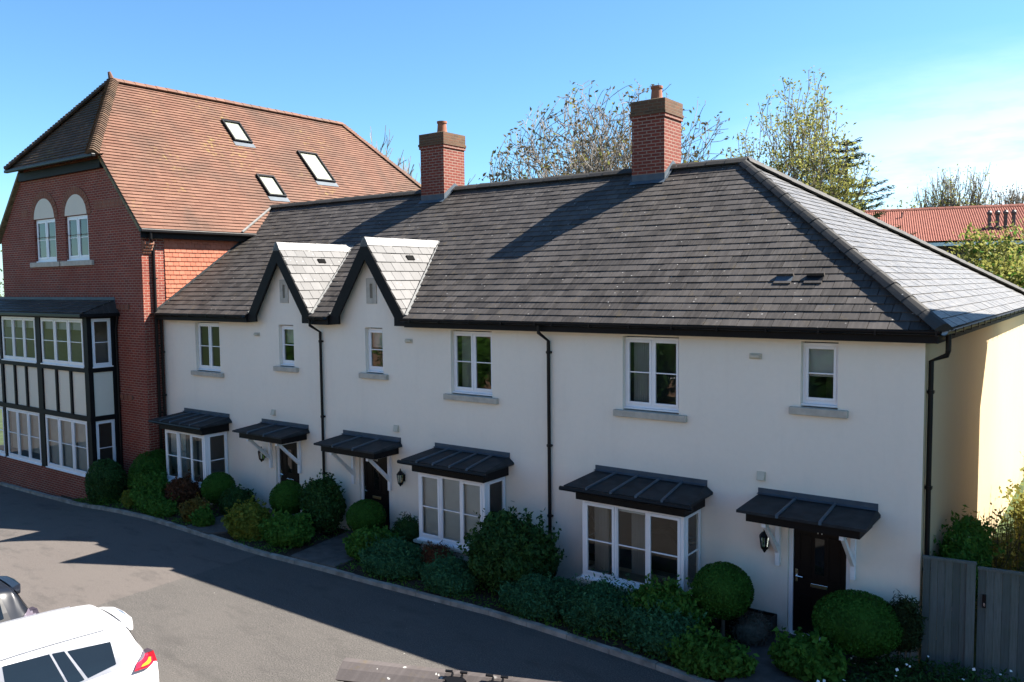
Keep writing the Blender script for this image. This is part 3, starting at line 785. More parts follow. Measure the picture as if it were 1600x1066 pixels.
def bay(house, x0, x1, kind):
    """square bay with three lights, side lights, stone cill and dwarf wall"""
    y = -0.74; z0, z1 = 0.60, 2.09
    mb = MB(); mb.box(x0 + 0.02, x1 - 0.02, y + 0.03, 0.0, -0.1, 0.50); mb.build('bay_wall', M['render'], house)
    mb = MB(); mb.box(x0 - 0.10, x1 + 0.10, y - 0.09, 0.0, 0.50, 0.565); mb.build('stone_sill', M['stone'], house, bevel=0.008)
    b = window(house, (0, y, 0), (1, 0, 0), x0, x1, z0, z1, 3, 'bay_window', 0.0, (0.48,), (True, False, True), 0.065, 0.05)
    for xs, U in ((x1, (0, 1, 0)), (x0, (0, -1, 0))):
        o = (xs, 0, 0)
        u0, u1 = (y + 0.065, -0.02) if U[1] > 0 else (0.02, -y - 0.065)
        window(b, o, U, u0, u1, z0, z1, 1, 'side_light', -0.004, (0.48,), (True,), 0.05, 0.045)
    lean_roof(house, x0 - 0.25, x1 + 0.22, 1.0, 2.475, 2.355, 'bay_roof', 0.13, 4, (x0 - 0.07, x1 + 0.07, 0.86, 2.09))
    mb = MB(); mb.box(x0 + 0.06, x1 - 0.06, y + 0.07, -0.01, 2.09, 2.10)
    mb.build('bay_ceiling', M['whitep'], house)
    if kind == 'blind':
        slat_blind(house, (0, y, 0), (1, 0, 0), x0 + 0.08, x1 - 0.08, 0.66, 2.05, -0.10)
    elif kind == 'room':
        mb = MB(); mb.box(x0 + 0.08, x1 - 0.08, y + 0.09, y + 0.1, 1.94, 2.06); mb.build('roller_blind', M['blind'], house)
        curtain(house, (0, y, 0), (1, 0, 0), x0 + 0.10, x0 + 0.42, 0.62, 2.05, -0.30, slant=0.1)
        curtain(house, (0, y, 0), (1, 0, 0), x0 + 0.72, x0 + 1.05, 0.62, 2.05, -0.62, slant=0.15)
        mb = MB()
        prof = [(0, 0.3), (0, 1.05), (0.12, 1.28), (0.5, 1.36), (0.72, 1.18), (0.95, 1.2), (1.15, 1.3), (1.35, 1.05), (1.4, 0.3)]
        mb.prism([(x0 + 0.62 + a, 0.45, z) for a, z in prof], (0, 0.35, 0)); mb.build('armchair', M['sofa'], house, bevel=0.05)
    else:
        mb = MB(); mb.box(x0 + 0.08, x1 - 0.08, y + 0.09, y + 0.1, 1.97, 2.06); mb.build('roller_blind', M['blind'], house)
        curtain(house, (0, y, 0), (1, 0, 0), x0 + 0.85, x0 + 1.15, 0.62, 2.05, -0.55)
    return b

def porch(house, x0, x1):
    r = lean_roof(house, x0 - 0.06, x1 + 0.06, 0.92, 2.475, 2.385, 'porch_roof', 0.06, 2, (x0 + 0.06, x1 - 0.06, 0.80, 2.185))
    for xb in (x0 + 0.34, x1 - 0.34):
        mb = MB()
        mb.box(xb - 0.04, xb + 0.04, -0.075, -0.001, 1.28, 2.18)
        mb.box(xb - 0.035, xb + 0.035, -0.76, -0.075, 2.11, 2.183)
        mb.prism([(xb - 0.032, -0.07, 1.50), (xb - 0.032, -0.07, 1.62), (xb - 0.032, -0.60, 2.11), (xb - 0.032, -0.70, 2.11)], (0.064, 0, 0))
        mb.build('bracket', M['whitep'], house, bevel=0.006)
    return r

def front_door(house, x0, x1, num=None, ztop=2.14):
    """recessed black door in a white frame"""
    fy = 0.06
    mb = MB(); mb.box(x0, x0 + 0.07, fy, fy + 0.07, 0.11, ztop); mb.box(x1 - 0.07, x1, fy, fy + 0.07, 0.11, ztop); mb.box(x0 + 0.07, x1 - 0.07, fy, fy + 0.07, ztop - 0.07, ztop)
    mb.box(x0 + 0.02, x1 - 0.02, -0.03, fy + 0.1, 0.105, 0.14)
    mb.build('door_frame', M['white'], house, bevel=0.004)
    mb = MB(); a, b = x0 + 0.072, x1 - 0.072; y = fy + 0.03
    mb.box(a, b, y, y + 0.045, 0.142, ztop - 0.072)
    cx = (a + b) / 2
    for xa, xb in ((a + 0.09, cx - 0.13), (cx + 0.13, b - 0.09)):
        for za, zb in ((0.32, 0.82), (1.12, 1.86)):
            for (p, q, r_, s) in ((xa, xb, za, za + 0.025), (xa, xb, zb - 0.025, zb), (xa, xa + 0.025, za + 0.025, zb - 0.025), (xb - 0.025, xb, za + 0.025, zb - 0.025)):
                mb.box(p, q, y - 0.012, y, r_, s)
    dr = mb.build('door', M['door'], house, bevel=0.004)
    mb = MB(); mb.box(cx - 0.075, cx + 0.075, y - 0.006, y, 1.2, 1.82); mb.build('glazing', M['carglass'], dr)
    mb = MB(); mb.box(a + 0.035, a + 0.075, y - 0.012, y, 1.02, 1.24); mb.tube([(a + 0.055, y - 0.045, 1.13), (a + 0.055, y - 0.01, 1.13)], 0.012, 8); mb.tube([(a + 0.05, y - 0.045, 1.13), (a + 0.17, y - 0.048, 1.125)], 0.011, 8)
    mb.build('handle', M['chrome'], dr)
    mb = MB(); mb.box(cx - 0.14, cx + 0.14, y - 0.014, y, 0.97, 1.035); mb.build('letter_plate', M['brass' if num == '12' else 'chrome'], dr, bevel=0.004)
    if num: text_mesh(num, 0.13, (cx, y - 0.006, 1.90), dr, M['petal'], 'door_number')

def wall_lamp(house, x, z):
    mb = MB(); y = -0.13
    mb.box(x - 0.035, x + 0.035, -0.02, 0, z - 0.10, z + 0.06); mb.tube([(x, -0.01, z - 0.05), (x, -0.07, z - 0.17), (x, y, z - 0.165)], 0.012, 6)
    mb.lathe((x, y, z), [(0.012, -0.20), (0.03, -0.17), (0.045, -0.145), (0.06, -0.135), (0.06, -0.12)], 6)
    mb.lathe((x, y, z), [(0.088, 0.075), (0.092, 0.09), (0.055, 0.14), (0.022, 0.165), (0.016, 0.20), (0.004, 0.225)], 6)
    for k in range(6):
        a = 2 * math.pi * k / 6; mb.tube([(x + 0.058 * math.cos(a), y + 0.058 * math.sin(a), z - 0.125), (x + 0.084 * math.cos(a), y + 0.084 * math.sin(a), z + 0.08)], 0.008, 5)
    l = mb.build('wall_lamp', M['blackp'], house)
    mb = MB(); mb.lathe((x, y, z), [(0.052, -0.12), (0.078, 0.075)], 6); mb.build('lamp_glass', M['glass'], l)

def vents(house, x_hi, x_lo):
    mb = MB(); mb.box(x_hi - 0.11, x_hi + 0.11, -0.02, 0, 4.80, 4.90); mb.box(x_hi - 0.08, x_hi + 0.08, -0.07, -0.02, 4.825, 4.875)
    mb.build('vent_cover', M['beige'], house, bevel=0.012)
    mb = MB(); mb.box(x_lo - 0.075, x_lo + 0.075, -0.025, 0, 2.70, 2.86); mb.prism([(x_lo - 0.065, -0.025, 2.71), (x_lo - 0.065, -0.025, 2.85), (x_lo - 0.065, -0.075, 2.72)], (0.13, 0, 0))
    mb.build('wall_box', M['beige'], house)

def roof_front(house, x0, x1, excl, extra=None):
    mb = MB()
    poly = extra or [(x0, 0), (x1, 0), (x1, VR), (x0, VR)]
    shingles(mb, (0, EY, EZ), FU, FV, poly, 0.2175, 0.30, 0.0135, excl)
    N = FU.cross(FV)
    if not excl:
        mb.poly([V3((0, EY, EZ)) + FU * u + FV * v - N * 0.0125 for u, v in poly], 0.1)
    else:
        (xc, vc, ul, ur, vb) = excl[0]
        for q in ([(x0, 0), (ul, 0), (xc, vc), (xc, VR), (x0, VR)], [(ur, 0), (x1, 0), (x1, VR), (xc, VR), (xc, vc)]):
            mb.poly([V3((0, EY, EZ)) + FU * u + FV * v - N * 0.0125 for u, v in q], 0.1)
    # rear slope
    br = math.atan2(RZ - EZ, YB - RY); lr = (YB - RY) / math.cos(br)
    if extra: pr = [(-XE, 0), (-x0, 0), (-x0, lr), (-XA, lr)]
    else: pr = [(-x1, 0), (-x0, 0), (-x0, lr), (-x1, lr)]
    O = V3((0, YB, EZ)); U = V3((-1, 0, 0)); Vv = V3((0, -math.cos(br), math.sin(br)))
    if area(pr) < 0: pr = pr[::-1]
    mb.poly([O + U * u + Vv * v for u, v in pr], 0.3)
    return mb.build('roof', M['slate'], house)

def chimney(house, x0, x1):
    y0, y1 = 4.20, 5.12; zb, zt = 8.2, 10.02
    mb = MB(); mb.box(x0, x1, y0, y1, zb, zt)
    ch = mb.build('chimney', M['brick_ch'], house)
    mb = MB(); mb.box(x0 - 0.03, x1 + 0.03, y0 - 0.03, y1 + 0.03, zt, zt + 0.075); mb.build('oversail_course', M['brick_ch'], ch)
    mb = MB(); mb.box(x0 - 0.05, x1 + 0.05, y0 - 0.05, y1 + 0.05, zt + 0.075, zt + 0.15); mb.box(x0 - 0.03, x1 + 0.03, y0 - 0.03, y1 + 0.03, zt + 0.15, zt + 0.43)
    mb.build('cap', M['brick_old'], ch, bevel=0.012)
    cx, cy = (x0 + x1) / 2, (y0 + y1) / 2
    mb = MB(); zt2 = zt + 0.43
    q = [(x0, y0), (x1, y0), (x1, y1), (x0, y1)]
    r_ = [(cx - .16, cy - .16), (cx + .16, cy - .16), (cx + .16, cy + .16), (cx - .16, cy + .16)]
    for i in range(4):
        j = (i + 1) % 4; mb.poly([q[i] + (zt2,), q[j] + (zt2,), r_[j] + (zt2 + 0.08,), r_[i] + (zt2 + 0.08,)])
    mb.poly([p + (zt2 + 0.08,) for p in r_]); mb.build('flaunching', M['mortar'], ch)
    mb = MB(); mb.lathe((cx, cy, zt2 + 0.05), [(0.155, 0), (0.14, 0.1), (0.125, 0.27), (0.128, 0.285), (0.148, 0.29), (0.148, 0.345), (0.12, 0.345), (0.11, 0.1)], 18)
    mb.build('chimney_pot', M['pot'], ch, smooth=False)
    # lead apron and stepped saddles
    mb = MB(); zf = EZ + (y0 - EY) * TP
    mb.box(x0 - 0.015, x1 + 0.015, y0 - 0.015, y0 - 0.001, zf - 0.03, zf + 0.18)
    mb.poly([(x0 - 0.02, y0 - 0.13, zf - 0.13 * TP + 0.04), (x1 + 0.05, y0 - 0.13, zf - 0.13 * TP + 0.04), (x1 + 0.05, y0 - 0.01, zf + 0.04), (x0 - 0.02, y0 - 0.01, zf + 0.04)])
    for xs, w in ((x1, 0.012), (x0 - 0.012, 0.012)):
        br = math.atan2(RZ - EZ, YB - RY); zr = RZ - (y1 - RY) * math.tan(br)
        mb.prism([(xs, y0 - 0.015, zf - 0.02), (xs, RY, RZ - 0.02), (xs, y1, zr - 0.02), (xs, y1, zr + 0.17), (xs, RY, RZ + 0.20), (xs, y0 - 0.015, zf + 0.18)], (w, 0, 0))
        xo = xs + w if xs == x1 else xs; sg = 1 if xs == x1 else -1
        q = [(xo, y0, zf + 0.045), (xo + sg * 0.06, y0, zf + 0.045), (xo + sg * 0.06, RY, RZ + 0.10), (xo, RY, RZ + 0.10)]
        mb.poly(q if sg > 0 else q[::-1])
    mb.build('lead_flashing', M['lead'], ch)
    return ch

WALLZ = 5.22
def house_shell(house, x0, x1, holes, gable=None, end=False):
    mb = MB()
    wall(mb, (x0, 0, 0), (1, 0, 0), x1 - x0, -0.15, WALLZ, [(a - x0, b - x0, c, d) for a, b, c, d in holes], 0.19)
    if gable:
        xc, hw = gable; s = (GZ - EZ) / hw; h = hw - 0.06
        mb.poly([(xc - h - 0.02, 0, WALLZ), (xc + h + 0.02, 0, WALLZ), (xc + h - 0.02, 0, EZ - 0.0), (xc, 0, GZ - 0.1), (xc - h + 0.02, 0, EZ)], 0.5)
    if end:
        me_ = MB(); me_.poly([(x1, 0, -0.15), (x1, YB - 0.3, -0.15), (x1, YB - 0.3, WALLZ), (x1, 0, WALLZ)], 0.5); tag(me_.build('end_wall', M['render_y'], house), 'yellow rendered end wall')
    mb.poly([(x1, YB - 0.3, -0.15), (x0, YB - 0.3, -0.15), (x0, YB - 0.3, WALLZ), (x1, YB - 0.3, WALLZ)], 0.5)
    for xx, en in ((x0, False), (x1, end)):
        if not en: mb.poly([(xx, 0, -0.15), (xx, YB - 0.3, -0.15), (xx, YB - 0.3, WALLZ), (xx, 0, WALLZ)], 0.5)
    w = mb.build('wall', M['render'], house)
    for a, b, c, d in holes:
        if d - c > 1.9: continue
        mb = MB(); interior(mb, (0, 0, 0), (1, 0, 0), a - 0.01, b + 0.01, c - 0.01, d + 0.005, 0.191, 1.3 if d > 3 else 2.6); mb.build('room', M['room'], house)
    return w

def stone_sill(house, x0, x1, z):
    mb = MB(); mb.box(x0, x1, -0.085, 0.10, z - 0.125, z); mb.build('stone_sill', M['stone'], house, bevel=0.01)

def terrace_house(name_loc, label, x0, x1, big, small, door, bayx, num, gable, vent, lamp, kind, end=False, curtain_at=None):
    h = thing('terraced_house', label, 'house', name_loc, 'cream terraced houses')
    bz0, bz1, sz0, sz1 = 3.77, 5.10, 4.09, 5.10
    holes = [(big[0], big[1], bz0 - 0.06, bz1 + 0.03), (small[0], small[1], sz0 - 0.06, sz1 + 0.03), (door[0], door[1], 0.1, 2.14), (bayx[0] + 0.1, bayx[1] - 0.1, 0.56, 2.08)]
    house_shell(h, x0, x1, holes, gable, end)
    for (a, b, c, d, n) in ((big[0], big[1], bz0, bz1, 2), (small[0], small[1], sz0, sz1, 1)):
        window(h, (0, 0, 0), (1, 0, 0), a + 0.002, b - 0.002, c, d, n, 'window', -0.10, (0.5,), None, 0.05, 0.045)
        stone_sill(h, a - 0.17, b + 0.17, c - 0.055)
    if curtain_at: curtain(h, (0, 0, 0), (1, 0, 0), curtain_at[0], curtain_at[1], bz0 + 0.02, bz1, -0.30, slant=0.1)
    mb = MB(); mb.box(small[0] + 0.05, small[1] - 0.05, 0.20, 0.21, sz0 + (0.45 if num == '11' else 0.55), sz1); mb.build('roller_blind', M['curtain'], h)
    bay(h, bayx[0], bayx[1], kind)
    porch(h, door[0] - 0.50, door[1] + 0.40)
    front_door(h, door[0], door[1], num)
    wall_lamp(h, *lamp)
    vents(h, *vent)
    return h

H13 = terrace_house((-19.8, 0, 0), 'cream terraced house next to the brick building, with a small steep gable', -23.4, -16.28, (-21.76, -20.59), (-17.97, -17.37), (-18.26, -17.30), (-22.30, -20.35), None, GABLES[0], (-18.87, -18.27), (-18.69, 1.62), 'plain')
H12 = terrace_house((-12.8, 0, 0), 'cream terraced house numbered 12 in the middle of the row, with a small steep gable', -16.28, -9.4, (-12.04, -10.89), (-14.73, -14.14), (-15.05, -14.03), (-12.40, -10.55), '12', GABLES[1], (-13.29, -13.74), (-13.53, 1.66), 'blind', curtain_at=(-11.95, -11.55))
H11 = terrace_house((-5.9, 0, 0), 'cream terraced house numbered 11 with hipped slate roof, beside the timber fence', -9.4, -2.5, (-7.74, -6.58), (-4.38, -3.78), (-4.56, -3.55), (-8.20, -6.13), '11', None, (-5.15, -5.03), (-4.92, 1.69), 'room', True, curtain_at=(-7.65, -7.25))

small_gable(H13, *GABLES[0]); small_gable(H12, *GABLES[1])
r13 = roof_front(H13, -24.7, -16.28, [gable_excl(*GABLES[0])])
r12 = roof_front(H12, -16.28, -9.4, [gable_excl(*GABLES[1])])
r11 = roof_front(H11, -9.4, XE, [], [(-9.4, 0), (XE, 0), (XA, VR), (-9.4, VR)])
for h, rf, a, b in ((H13, r13, -24.5, -16.72), (H13, r13, -15.84, -15.84), (H12, r12, -15.72, -9.86), (H11, r11, -9.86, XA + 0.05)):
    if b - a < 0.2: continue
    mb = MB(); a_ = a
    # interrupted by the stacks
    ridge_caps(mb, (a, RY, RZ - 0.01), (b if b > -9 else b - 0.02, RY, RZ - 0.01), 0.16, 0.12, 0.45)
    mb.build('ridge_tile', M['ridge'], rf)
chimney(H12, -16.68, -15.80); chimney(H11, -9.80, -8.94)

# hip end of number 11
HP = math.atan2(RZ - EZ, XE - XA); HL = (RZ - EZ) / math.sin(HP)
mb = MB()
shingles(mb, (XE, 0, EZ), (0, 1, 0), (-math.cos(HP), 0, math.sin(HP)), [(EY, 0), (YB, 0), (RY, HL)], 0.2175, 0.30, 0.0135)
N = V3((math.sin(HP), 0, math.cos(HP)))
mb.poly([V3(p) - N * 0.0125 for p in ((XE, EY, EZ), (XE, YB, EZ), (XA, RY, RZ))], 0.1)
hip = mb.build('hip_roof', M['slate_hip'], H11)
mb = MB(); ridge_caps(mb, (XE + 0.05, EY - 0.05, EZ + 0.03), (XA - 0.05, RY, RZ + 0.0), 0.145, 0.09, 0.46)
mb.build('hip_tile', M['ridge'], hip)
mb = MB(); ridge_caps(mb, (XE, YB, EZ + 0.03), (XA, RY, RZ + 0.0), 0.16, 0.135, 0.46); mb.build('hip_tile', M['ridge'], hip)
# gutter and fascia along the hip end
mb = MB(); mb.box(XE - 0.06, XE - 0.03, EY, YB, 5.18, 5.36); mb.box(-2.5, XE - 0.06, EY + 0.05, YB, 5.18, 5.2); mb.build('fascia_board', M['black'], H11)
mb = MB(); n = 9; pts = [(0.062 * math.cos(math.pi + math.pi * k / (n - 1)), 0.062 * math.sin(math.pi + math.pi * k / (n - 1))) for k in range(n)]
for q in range(n - 1):
    (a, b), (c, d) = pts[q], pts[q + 1]; x, z = XE + 0.055, EZ - 0.005
    mb.poly([(x + a, EY - 0.05, z + b), (x + c, EY - 0.05, z + d), (x + c, YB, z + d), (x + a, YB, z + b)])
    mb.poly([(x + a * .9, EY - 0.05, z + b * .9), (x + c * .9, EY - 0.05, z + d * .9), (x + c * .9, YB, z + d * .9), (x + a * .9, YB, z + b * .9)][::-1])
yy = 0.2
while yy < YB: mb.box(XE - 0.01, XE + 0.125, yy, yy + 0.05, EZ - 0.08, EZ - 0.068); mb.box(XE + 0.117, XE + 0.127, yy, yy + 0.05, EZ - 0.08, EZ + 0.006); yy += 0.8
mb.build('gutter', M['blackp'], H11)
# two tile vents low on the front slope
N = FU.cross(FV)
for xx, mt in ((-4.95, 'lead'), (-4.42, 'blackp')):
    o = V3((xx - 0.15, 0.70, EZ + 1.0 * TP)); mb = MB()
    mb.obox(o + N * 0.005, FU * 0.30, FV * 0.06, N * 0.03); mb.obox(o + FV * 0.22 + N * 0.01, FU * 0.30, FV * 0.05, N * 0.07)
    rv = mb.build('roof_vent', M['slate'], H11)
    mb = MB(); q = o + FV * 0.06 + N * 0.026; mb.poly([q, q + FU * 0.3, q + FU * 0.3 + FV * 0.17, q + FV * 0.17]); mb.build('vent_opening', M[mt], rv)
# fascia boards, gutters, downpipes
fascia(H13, -23.4, -18.95); gutter_run(H13, -23.45, -18.97); fascia(H13, -16.42, -16.28)
fascia(H12, -16.28, -15.72); gutter_run(H12, -16.38, -15.74); fascia(H12, -13.17, -9.4); gutter_run(H12, -13.2, -9.4)
fascia(H11, -9.4, XE - 0.03); gutter_run(H11, -9.4, XE + 0.02)
for h, x in ((H12, -16.27), (H11, -9.40)):
    downpipe(h, [(x - 0.04, EY - 0.05, 5.31), (x - 0.04, EY - 0.05, 5.16), (x, -0.06, 4.98), (x, -0.06, 0.05)], 0.036, [(4.75, (x, -0.06)), (2.85, (x, -0.06)), (1.4, (x, -0.06))])
downpipe(H11, [(XE + 0.05, 0.10, 5.31), (XE + 0.05, 0.10, 5.05), (XE + 0.03, 0.12, 4.98), (-2.44, 0.16, 4.88), (-2.44, 0.16, 0.05)], 0.04, [(4.4, (-2.44, 0.16)), (2.9, (-2.44, 0.16)), (1.6, (-2.44, 0.16))])

# ------------------------------------------------------------------ the brick building
BX = -23.4; BY = -0.6; CXB = -28.0; BE = 7.85; RBZ = 13.12; HZ = 10.2
BH = thing('brick_house', 'tall red brick house with half-hipped clay tile roof and arched windows', 'house', (CXB, BY, -0.6))
win2 = [(-30.04, -28.55), (-27.9, -26.43)]
mb = MB(); XL = 2 * CXB - BX
BYX = -25.0
holes = [(a - XL, b - XL, 7.0, 8.46) for a, b in win2]
wall(mb, (XL, BY, 0), (1, 0, 0), BX - XL, -1.2, BE, [(h[0], h[1], h[2], BE) for h in holes], 0.13)
hx = 2.95
# gable above eaves height, left in pieces round the window heads
zt = HZ
us = [(XL, win2[0][0]), (win2[0][1], win2[1][0]), (win2[1][1], BX)]
sl = (RBZ - BE) / (BX + 0.35 - CXB)
edge = lambda z: (BX + 0.3) - (z - BE) / sl - 0.28
mb.poly([(XL, BY, BE), (win2[0][0], BY, BE), (win2[0][0], BY, 8.46), (2 * CXB - edge(8.46), BY, 8.46)], .5)
mb.poly([(win2[0][1], BY, BE), (win2[1][0], BY, BE), (win2[1][0], BY, 8.46), (win2[0][1], BY, 8.46)], .5)
mb.poly([(win2[1][1], BY, BE), (BX, BY, BE), (edge(8.46), BY, 8.46), (win2[1][1], BY, 8.46)], .5)
mb.poly([(2 * CXB - edge(8.46), BY, 8.46), (edge(8.46), BY, 8.46), (edge(HZ), BY, HZ + 0.2), (2 * CXB - edge(HZ), BY, HZ + 0.2)], .5)
for a, b in win2:
    for x, s in ((a, 1), (b, -1)):
        q = [(x, BY, BE), (x, BY, 8.46), (x, BY + 0.13, 8.46), (x, BY + 0.13, BE)]; mb.poly(q if s > 0 else q[::-1], .5)
    mb.poly([(a, BY, 8.46), (b, BY, 8.46), (b, BY + .13, 8.46), (a, BY + .13, 8.46)], .5)
mb.poly([(BX, BY, -1.2), (BX, 14.0, -1.2), (BX, 14.0, BE), (BX, BY, BE)], .5)
mb.poly([(BX, 14.0, -1.2), (XL, 14.0, -1.2), (XL, 14.0, BE), (BX, 14.0, BE)], .5)
mb.poly([(BX, 14.0, BE), (XL, 14.0, BE), (2 * CXB - edge(HZ), 14, HZ + .2), (edge(HZ), 14, HZ + .2)], .5)
mb.poly([(XL, 14.0, -1.2), (XL, BY, -1.2), (XL, BY, BE), (XL, 14.0, BE)], .5)
bw = mb.build('wall', M['brick'], BH)
for a, b in win2: mb = MB(); interior(mb, (0, BY, 0), (1, 0, 0), a, b, 7.0, 8.46, 0.131, 1.5); mb.build('room', M['room'], BH)
for a, b in win2:
    window(BH, (0, BY, 0), (1, 0, 0), a + 0.02, b - 0.02, 7.06, 8.45, 2, 'window', -0.07, (0.5,), None, 0.06, 0.06)
    mb = MB(); mb.box(a - 0.28, b + 0.28, BY - 0.08, BY + 0.1, 6.86, 7.02); mb.build('stone_sill', M['stone'], BH, bevel=0.01)
    cx = (a + b) / 2; r_ = (b - a) / 2 - 0.03; n = 20
    mb = MB(); mb.prism([(cx + r_ * math.cos(math.pi * k / n), BY - 0.012, 8.47 + r_ * 0.93 * math.sin(math.pi * k / n)) for k in range(n + 1)], (0, 0.012, 0)); mb.build('arch_panel', M['tymp'], BH)
    mb = MB(); nb = 19; r0, r1 = r_ + 0.005, r_ + 0.255
    for k in range(nb):
        a0 = math.pi * (k + 0.06) / nb; a1 = math.pi * (k + 0.94) / nb
        mb.prism([(cx + rr * math.cos(t), BY - 0.018 - 0.003 * (k % 2), 8.47 + rr * 0.93 * math.sin(t)) for rr, t in ((r0, a0), (r1, a0), (r1, a1), (r0, a1))], (0, 0.018, 0))
    mb.build('brick_arch', M['brick_sold'], BH)
# soldier course band
for a, b in ((-30.95, -30.45), (-26.0, edge(8.72) - 0.12)):
    mb = MB(); mb.box(a, b, BY - 0.008, BY, 8.58, 8.82); mb.build('brick_band', M['brick_sold'], BH)
# corbels
for (z, m_) in ((5.50, 'brick_sold'), (2.75, 'brick_sold')):
    mb = MB()
    for k in range(3): mb.box(-24.86 + k * 0.24, -24.66 + k * 0.24, BY - 0.05, BY, z, z + 0.13)
    mb.build('brick_corbel', M[m_], BH)
mb = MB()
for k in range(4): mb.box(BX, BX + 0.05 + 0.05 * k, BY + 0.01, BY + 0.30, 7.15 + 0.085 * k, 7.15 + 0.085 * (k + 1) - 0.004)
mb.build('brick_kneeler', M['brick_sold'], BH)
# tile hanging on the side wall
mb = MB(); shingles(mb, (BX + 0.01, 0, 4.9), (0, 1, 0), (0, 0, 1), [(0.12, 0), (6.0, 0), (6.0, 2.8), (0.12, 2.8)], 0.135, 0.19, 0.022)
mb.build('tile_hanging', M['clay_hung'], BH)
# clay roof
ys, ye = -0.82, 14.1; xo = BX + 0.24
sp = math.atan2(RBZ - BE, xo - CXB); vl = lambda z: (z - BE) / math.sin(sp)
y_f, y_r = 1.27, 11.55
mb = MB()
poly = [(ys + .1, 0), (ye - .1, 0), (ye - .1, vl(HZ)), (y_r, vl(RBZ)), (y_f, vl(RBZ)), (ys + .1, vl(HZ))]
shingles(mb, (xo, 0, BE), (0, 1, 0), (-math.cos(sp), 0, math.sin(sp)), poly, 0.145, 0.40, 0.030, gap=0.003, jit=0.003)
rf = mb.build('roof', M['clay'], BH)
mb = MB(); N = V3((math.sin(sp), 0, math.cos(sp)))
O = V3((xo, 0, BE)); Vv = V3((-math.cos(sp), 0, math.sin(sp)))
mb.poly([O + V3((0, u, 0)) + Vv * v - N * 0.0125 for u, v in poly], .3)
for p in (poly,):
    mb.poly([V3((2 * CXB - q.x, q.y, q.z)) for q in [O + V3((0, u, 0)) + Vv * v for u, v in p]][::-1], .5)
hw_ = xo - CXB - (HZ - BE) / math.tan(sp)
mb.poly([(CXB + hw_, ye - .1, HZ), (CXB - hw_, ye - .1, HZ), (CXB, y_r, RBZ)], .5)
mb.build('roof_underlay', M['clay_dark'], rf)
# front half hip
yh = -1.0; hz0 = HZ - 0.05
hp = math.atan2(RBZ - hz0, y_f - yh); hl = (RBZ - hz0) / math.sin(hp)
mb = MB(); hwf = hw_ + 0.12
shingles(mb, (CXB, yh, hz0), (1, 0, 0), (0, math.cos(hp), math.sin(hp)), [(-hwf, 0), (hwf, 0), (0, hl)], 0.135, 0.25, 0.032, gap=0.004, jit=0.005)
N = V3((0, -math.sin(hp), math.cos(hp)))
mb.poly([V3(p) - N * 0.0125 for p in ((CXB - hwf, yh, hz0), (CXB + hwf, yh, hz0), (CXB, y_f, RBZ))], .2)
mb.poly([V3(p) - N * 0.0125 for p in ((CXB + hwf, yh, hz0), (CXB - hwf, yh, hz0), (CXB - hwf, BY, hz0 + .1), (CXB + hwf, BY, hz0 + .1))], .2)
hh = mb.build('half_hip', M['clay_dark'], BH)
for s in (1, -1):
    mb = MB(); ridge_caps(mb, (CXB + s * (hwf + 0.02), yh - 0.02, hz0 + 0.02), (CXB, y_f, RBZ + 0.02), 0.17, 0.12, 0.115, taper=0.045)
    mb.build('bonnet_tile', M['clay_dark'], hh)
mb = MB(); ridge_caps(mb, (CXB, y_f - 0.05, RBZ + 0.0), (CXB, y_r, RBZ + 0.0), 0.15, 0.12, 0.40); mb.tube([(CXB, y_f - 0.05, RBZ + 0.05), (CXB, y_f - 0.12, RBZ + 0.30)], [0.10, 0.05], 8)
mb.build('ridge_tile', M['clay'], rf)
mb = MB(); ridge_caps(mb, (CXB + hw_, ye - 0.1, HZ + 0.02), (CXB, y_r, RBZ), 0.15, 0.10, 0.115, taper=0.03); mb.build('bonnet_tile', M['clay'], rf)
# half hip gutter, fascia and verges
mb = MB(); mb.box(CXB - hwf - 0.12, CXB + hwf + 0.16, yh - 0.11, yh + 0.02, hz0 - 0.09, hz0 + 0.01); mb.build('gutter', M['blackp'], BH, bevel=0.02)
mb = MB(); mb.box(CXB - hwf + 0.1, CXB + hwf - 0.1, BY - 0.14, BY - 0.001, hz0 - 0.36, hz0 - 0.095); mb.build('fascia_board', M['black'], BH)
for s in (1, -1):
    mb = MB(); a = V3((CXB + s * (xo - CXB) , ys + 0.08, BE - 0.04)); b = V3((CXB + s * hw_, ys + 0.08, HZ - 0.04)); n_ = V3((-s * math.sin(sp), 0, -math.cos(sp)))
    mb.prism([a, b, b + n_ * 0.09, a + n_ * 0.09], (0, 0.2, 0)); mb.build('verge', M['mortar'], BH)
mb = MB(); mb.box(xo - 0.03, xo + 0.10, ys + 0.05, ye, BE - 0.10, BE + 0.0); mb.build('gutter', M['blackp'], BH, bevel=0.02)
mb = MB(); mb.box(BX, xo - 0.03, ys + 0.3, ye, BE - 0.13, BE - 0.1); mb.box(xo - 0.08, xo - 0.05, ys + 0.12, ye, BE - 0.26, BE - 0.1); mb.box(BX, xo - 0.08, BY + 0.32, ye, BE - 0.26, BE - 0.23); mb.build('fascia_board', M['black'], BH)
mb = MB(); mb.box(BX, BX + 0.012, BY + 0.25, 2.8, BE - 0.27, BE - 0.262); mb.build('trim', M['leadpale'], BH)
downpipe(BH, [(xo + 0.03, -0.45, BE - 0.06), (xo + 0.03, -0.45, BE - 0.28), (BX + 0.06, -0.26, BE - 0.48), (BX + 0.06, -0.26, T(BX))], 0.045, [(z, (BX + 0.06, -0.26)) for z in (6.4, 4.4, 2.4)])
downpipe(BH, [(BX + 0.05, -0.12, 5.33), (BX + 0.05, -0.10, 5.0), (BX + 0.05, -0.10, T(BX))], 0.036, [(z, (BX + 0.05, -0.10)) for z in (4.2, 2.9)])
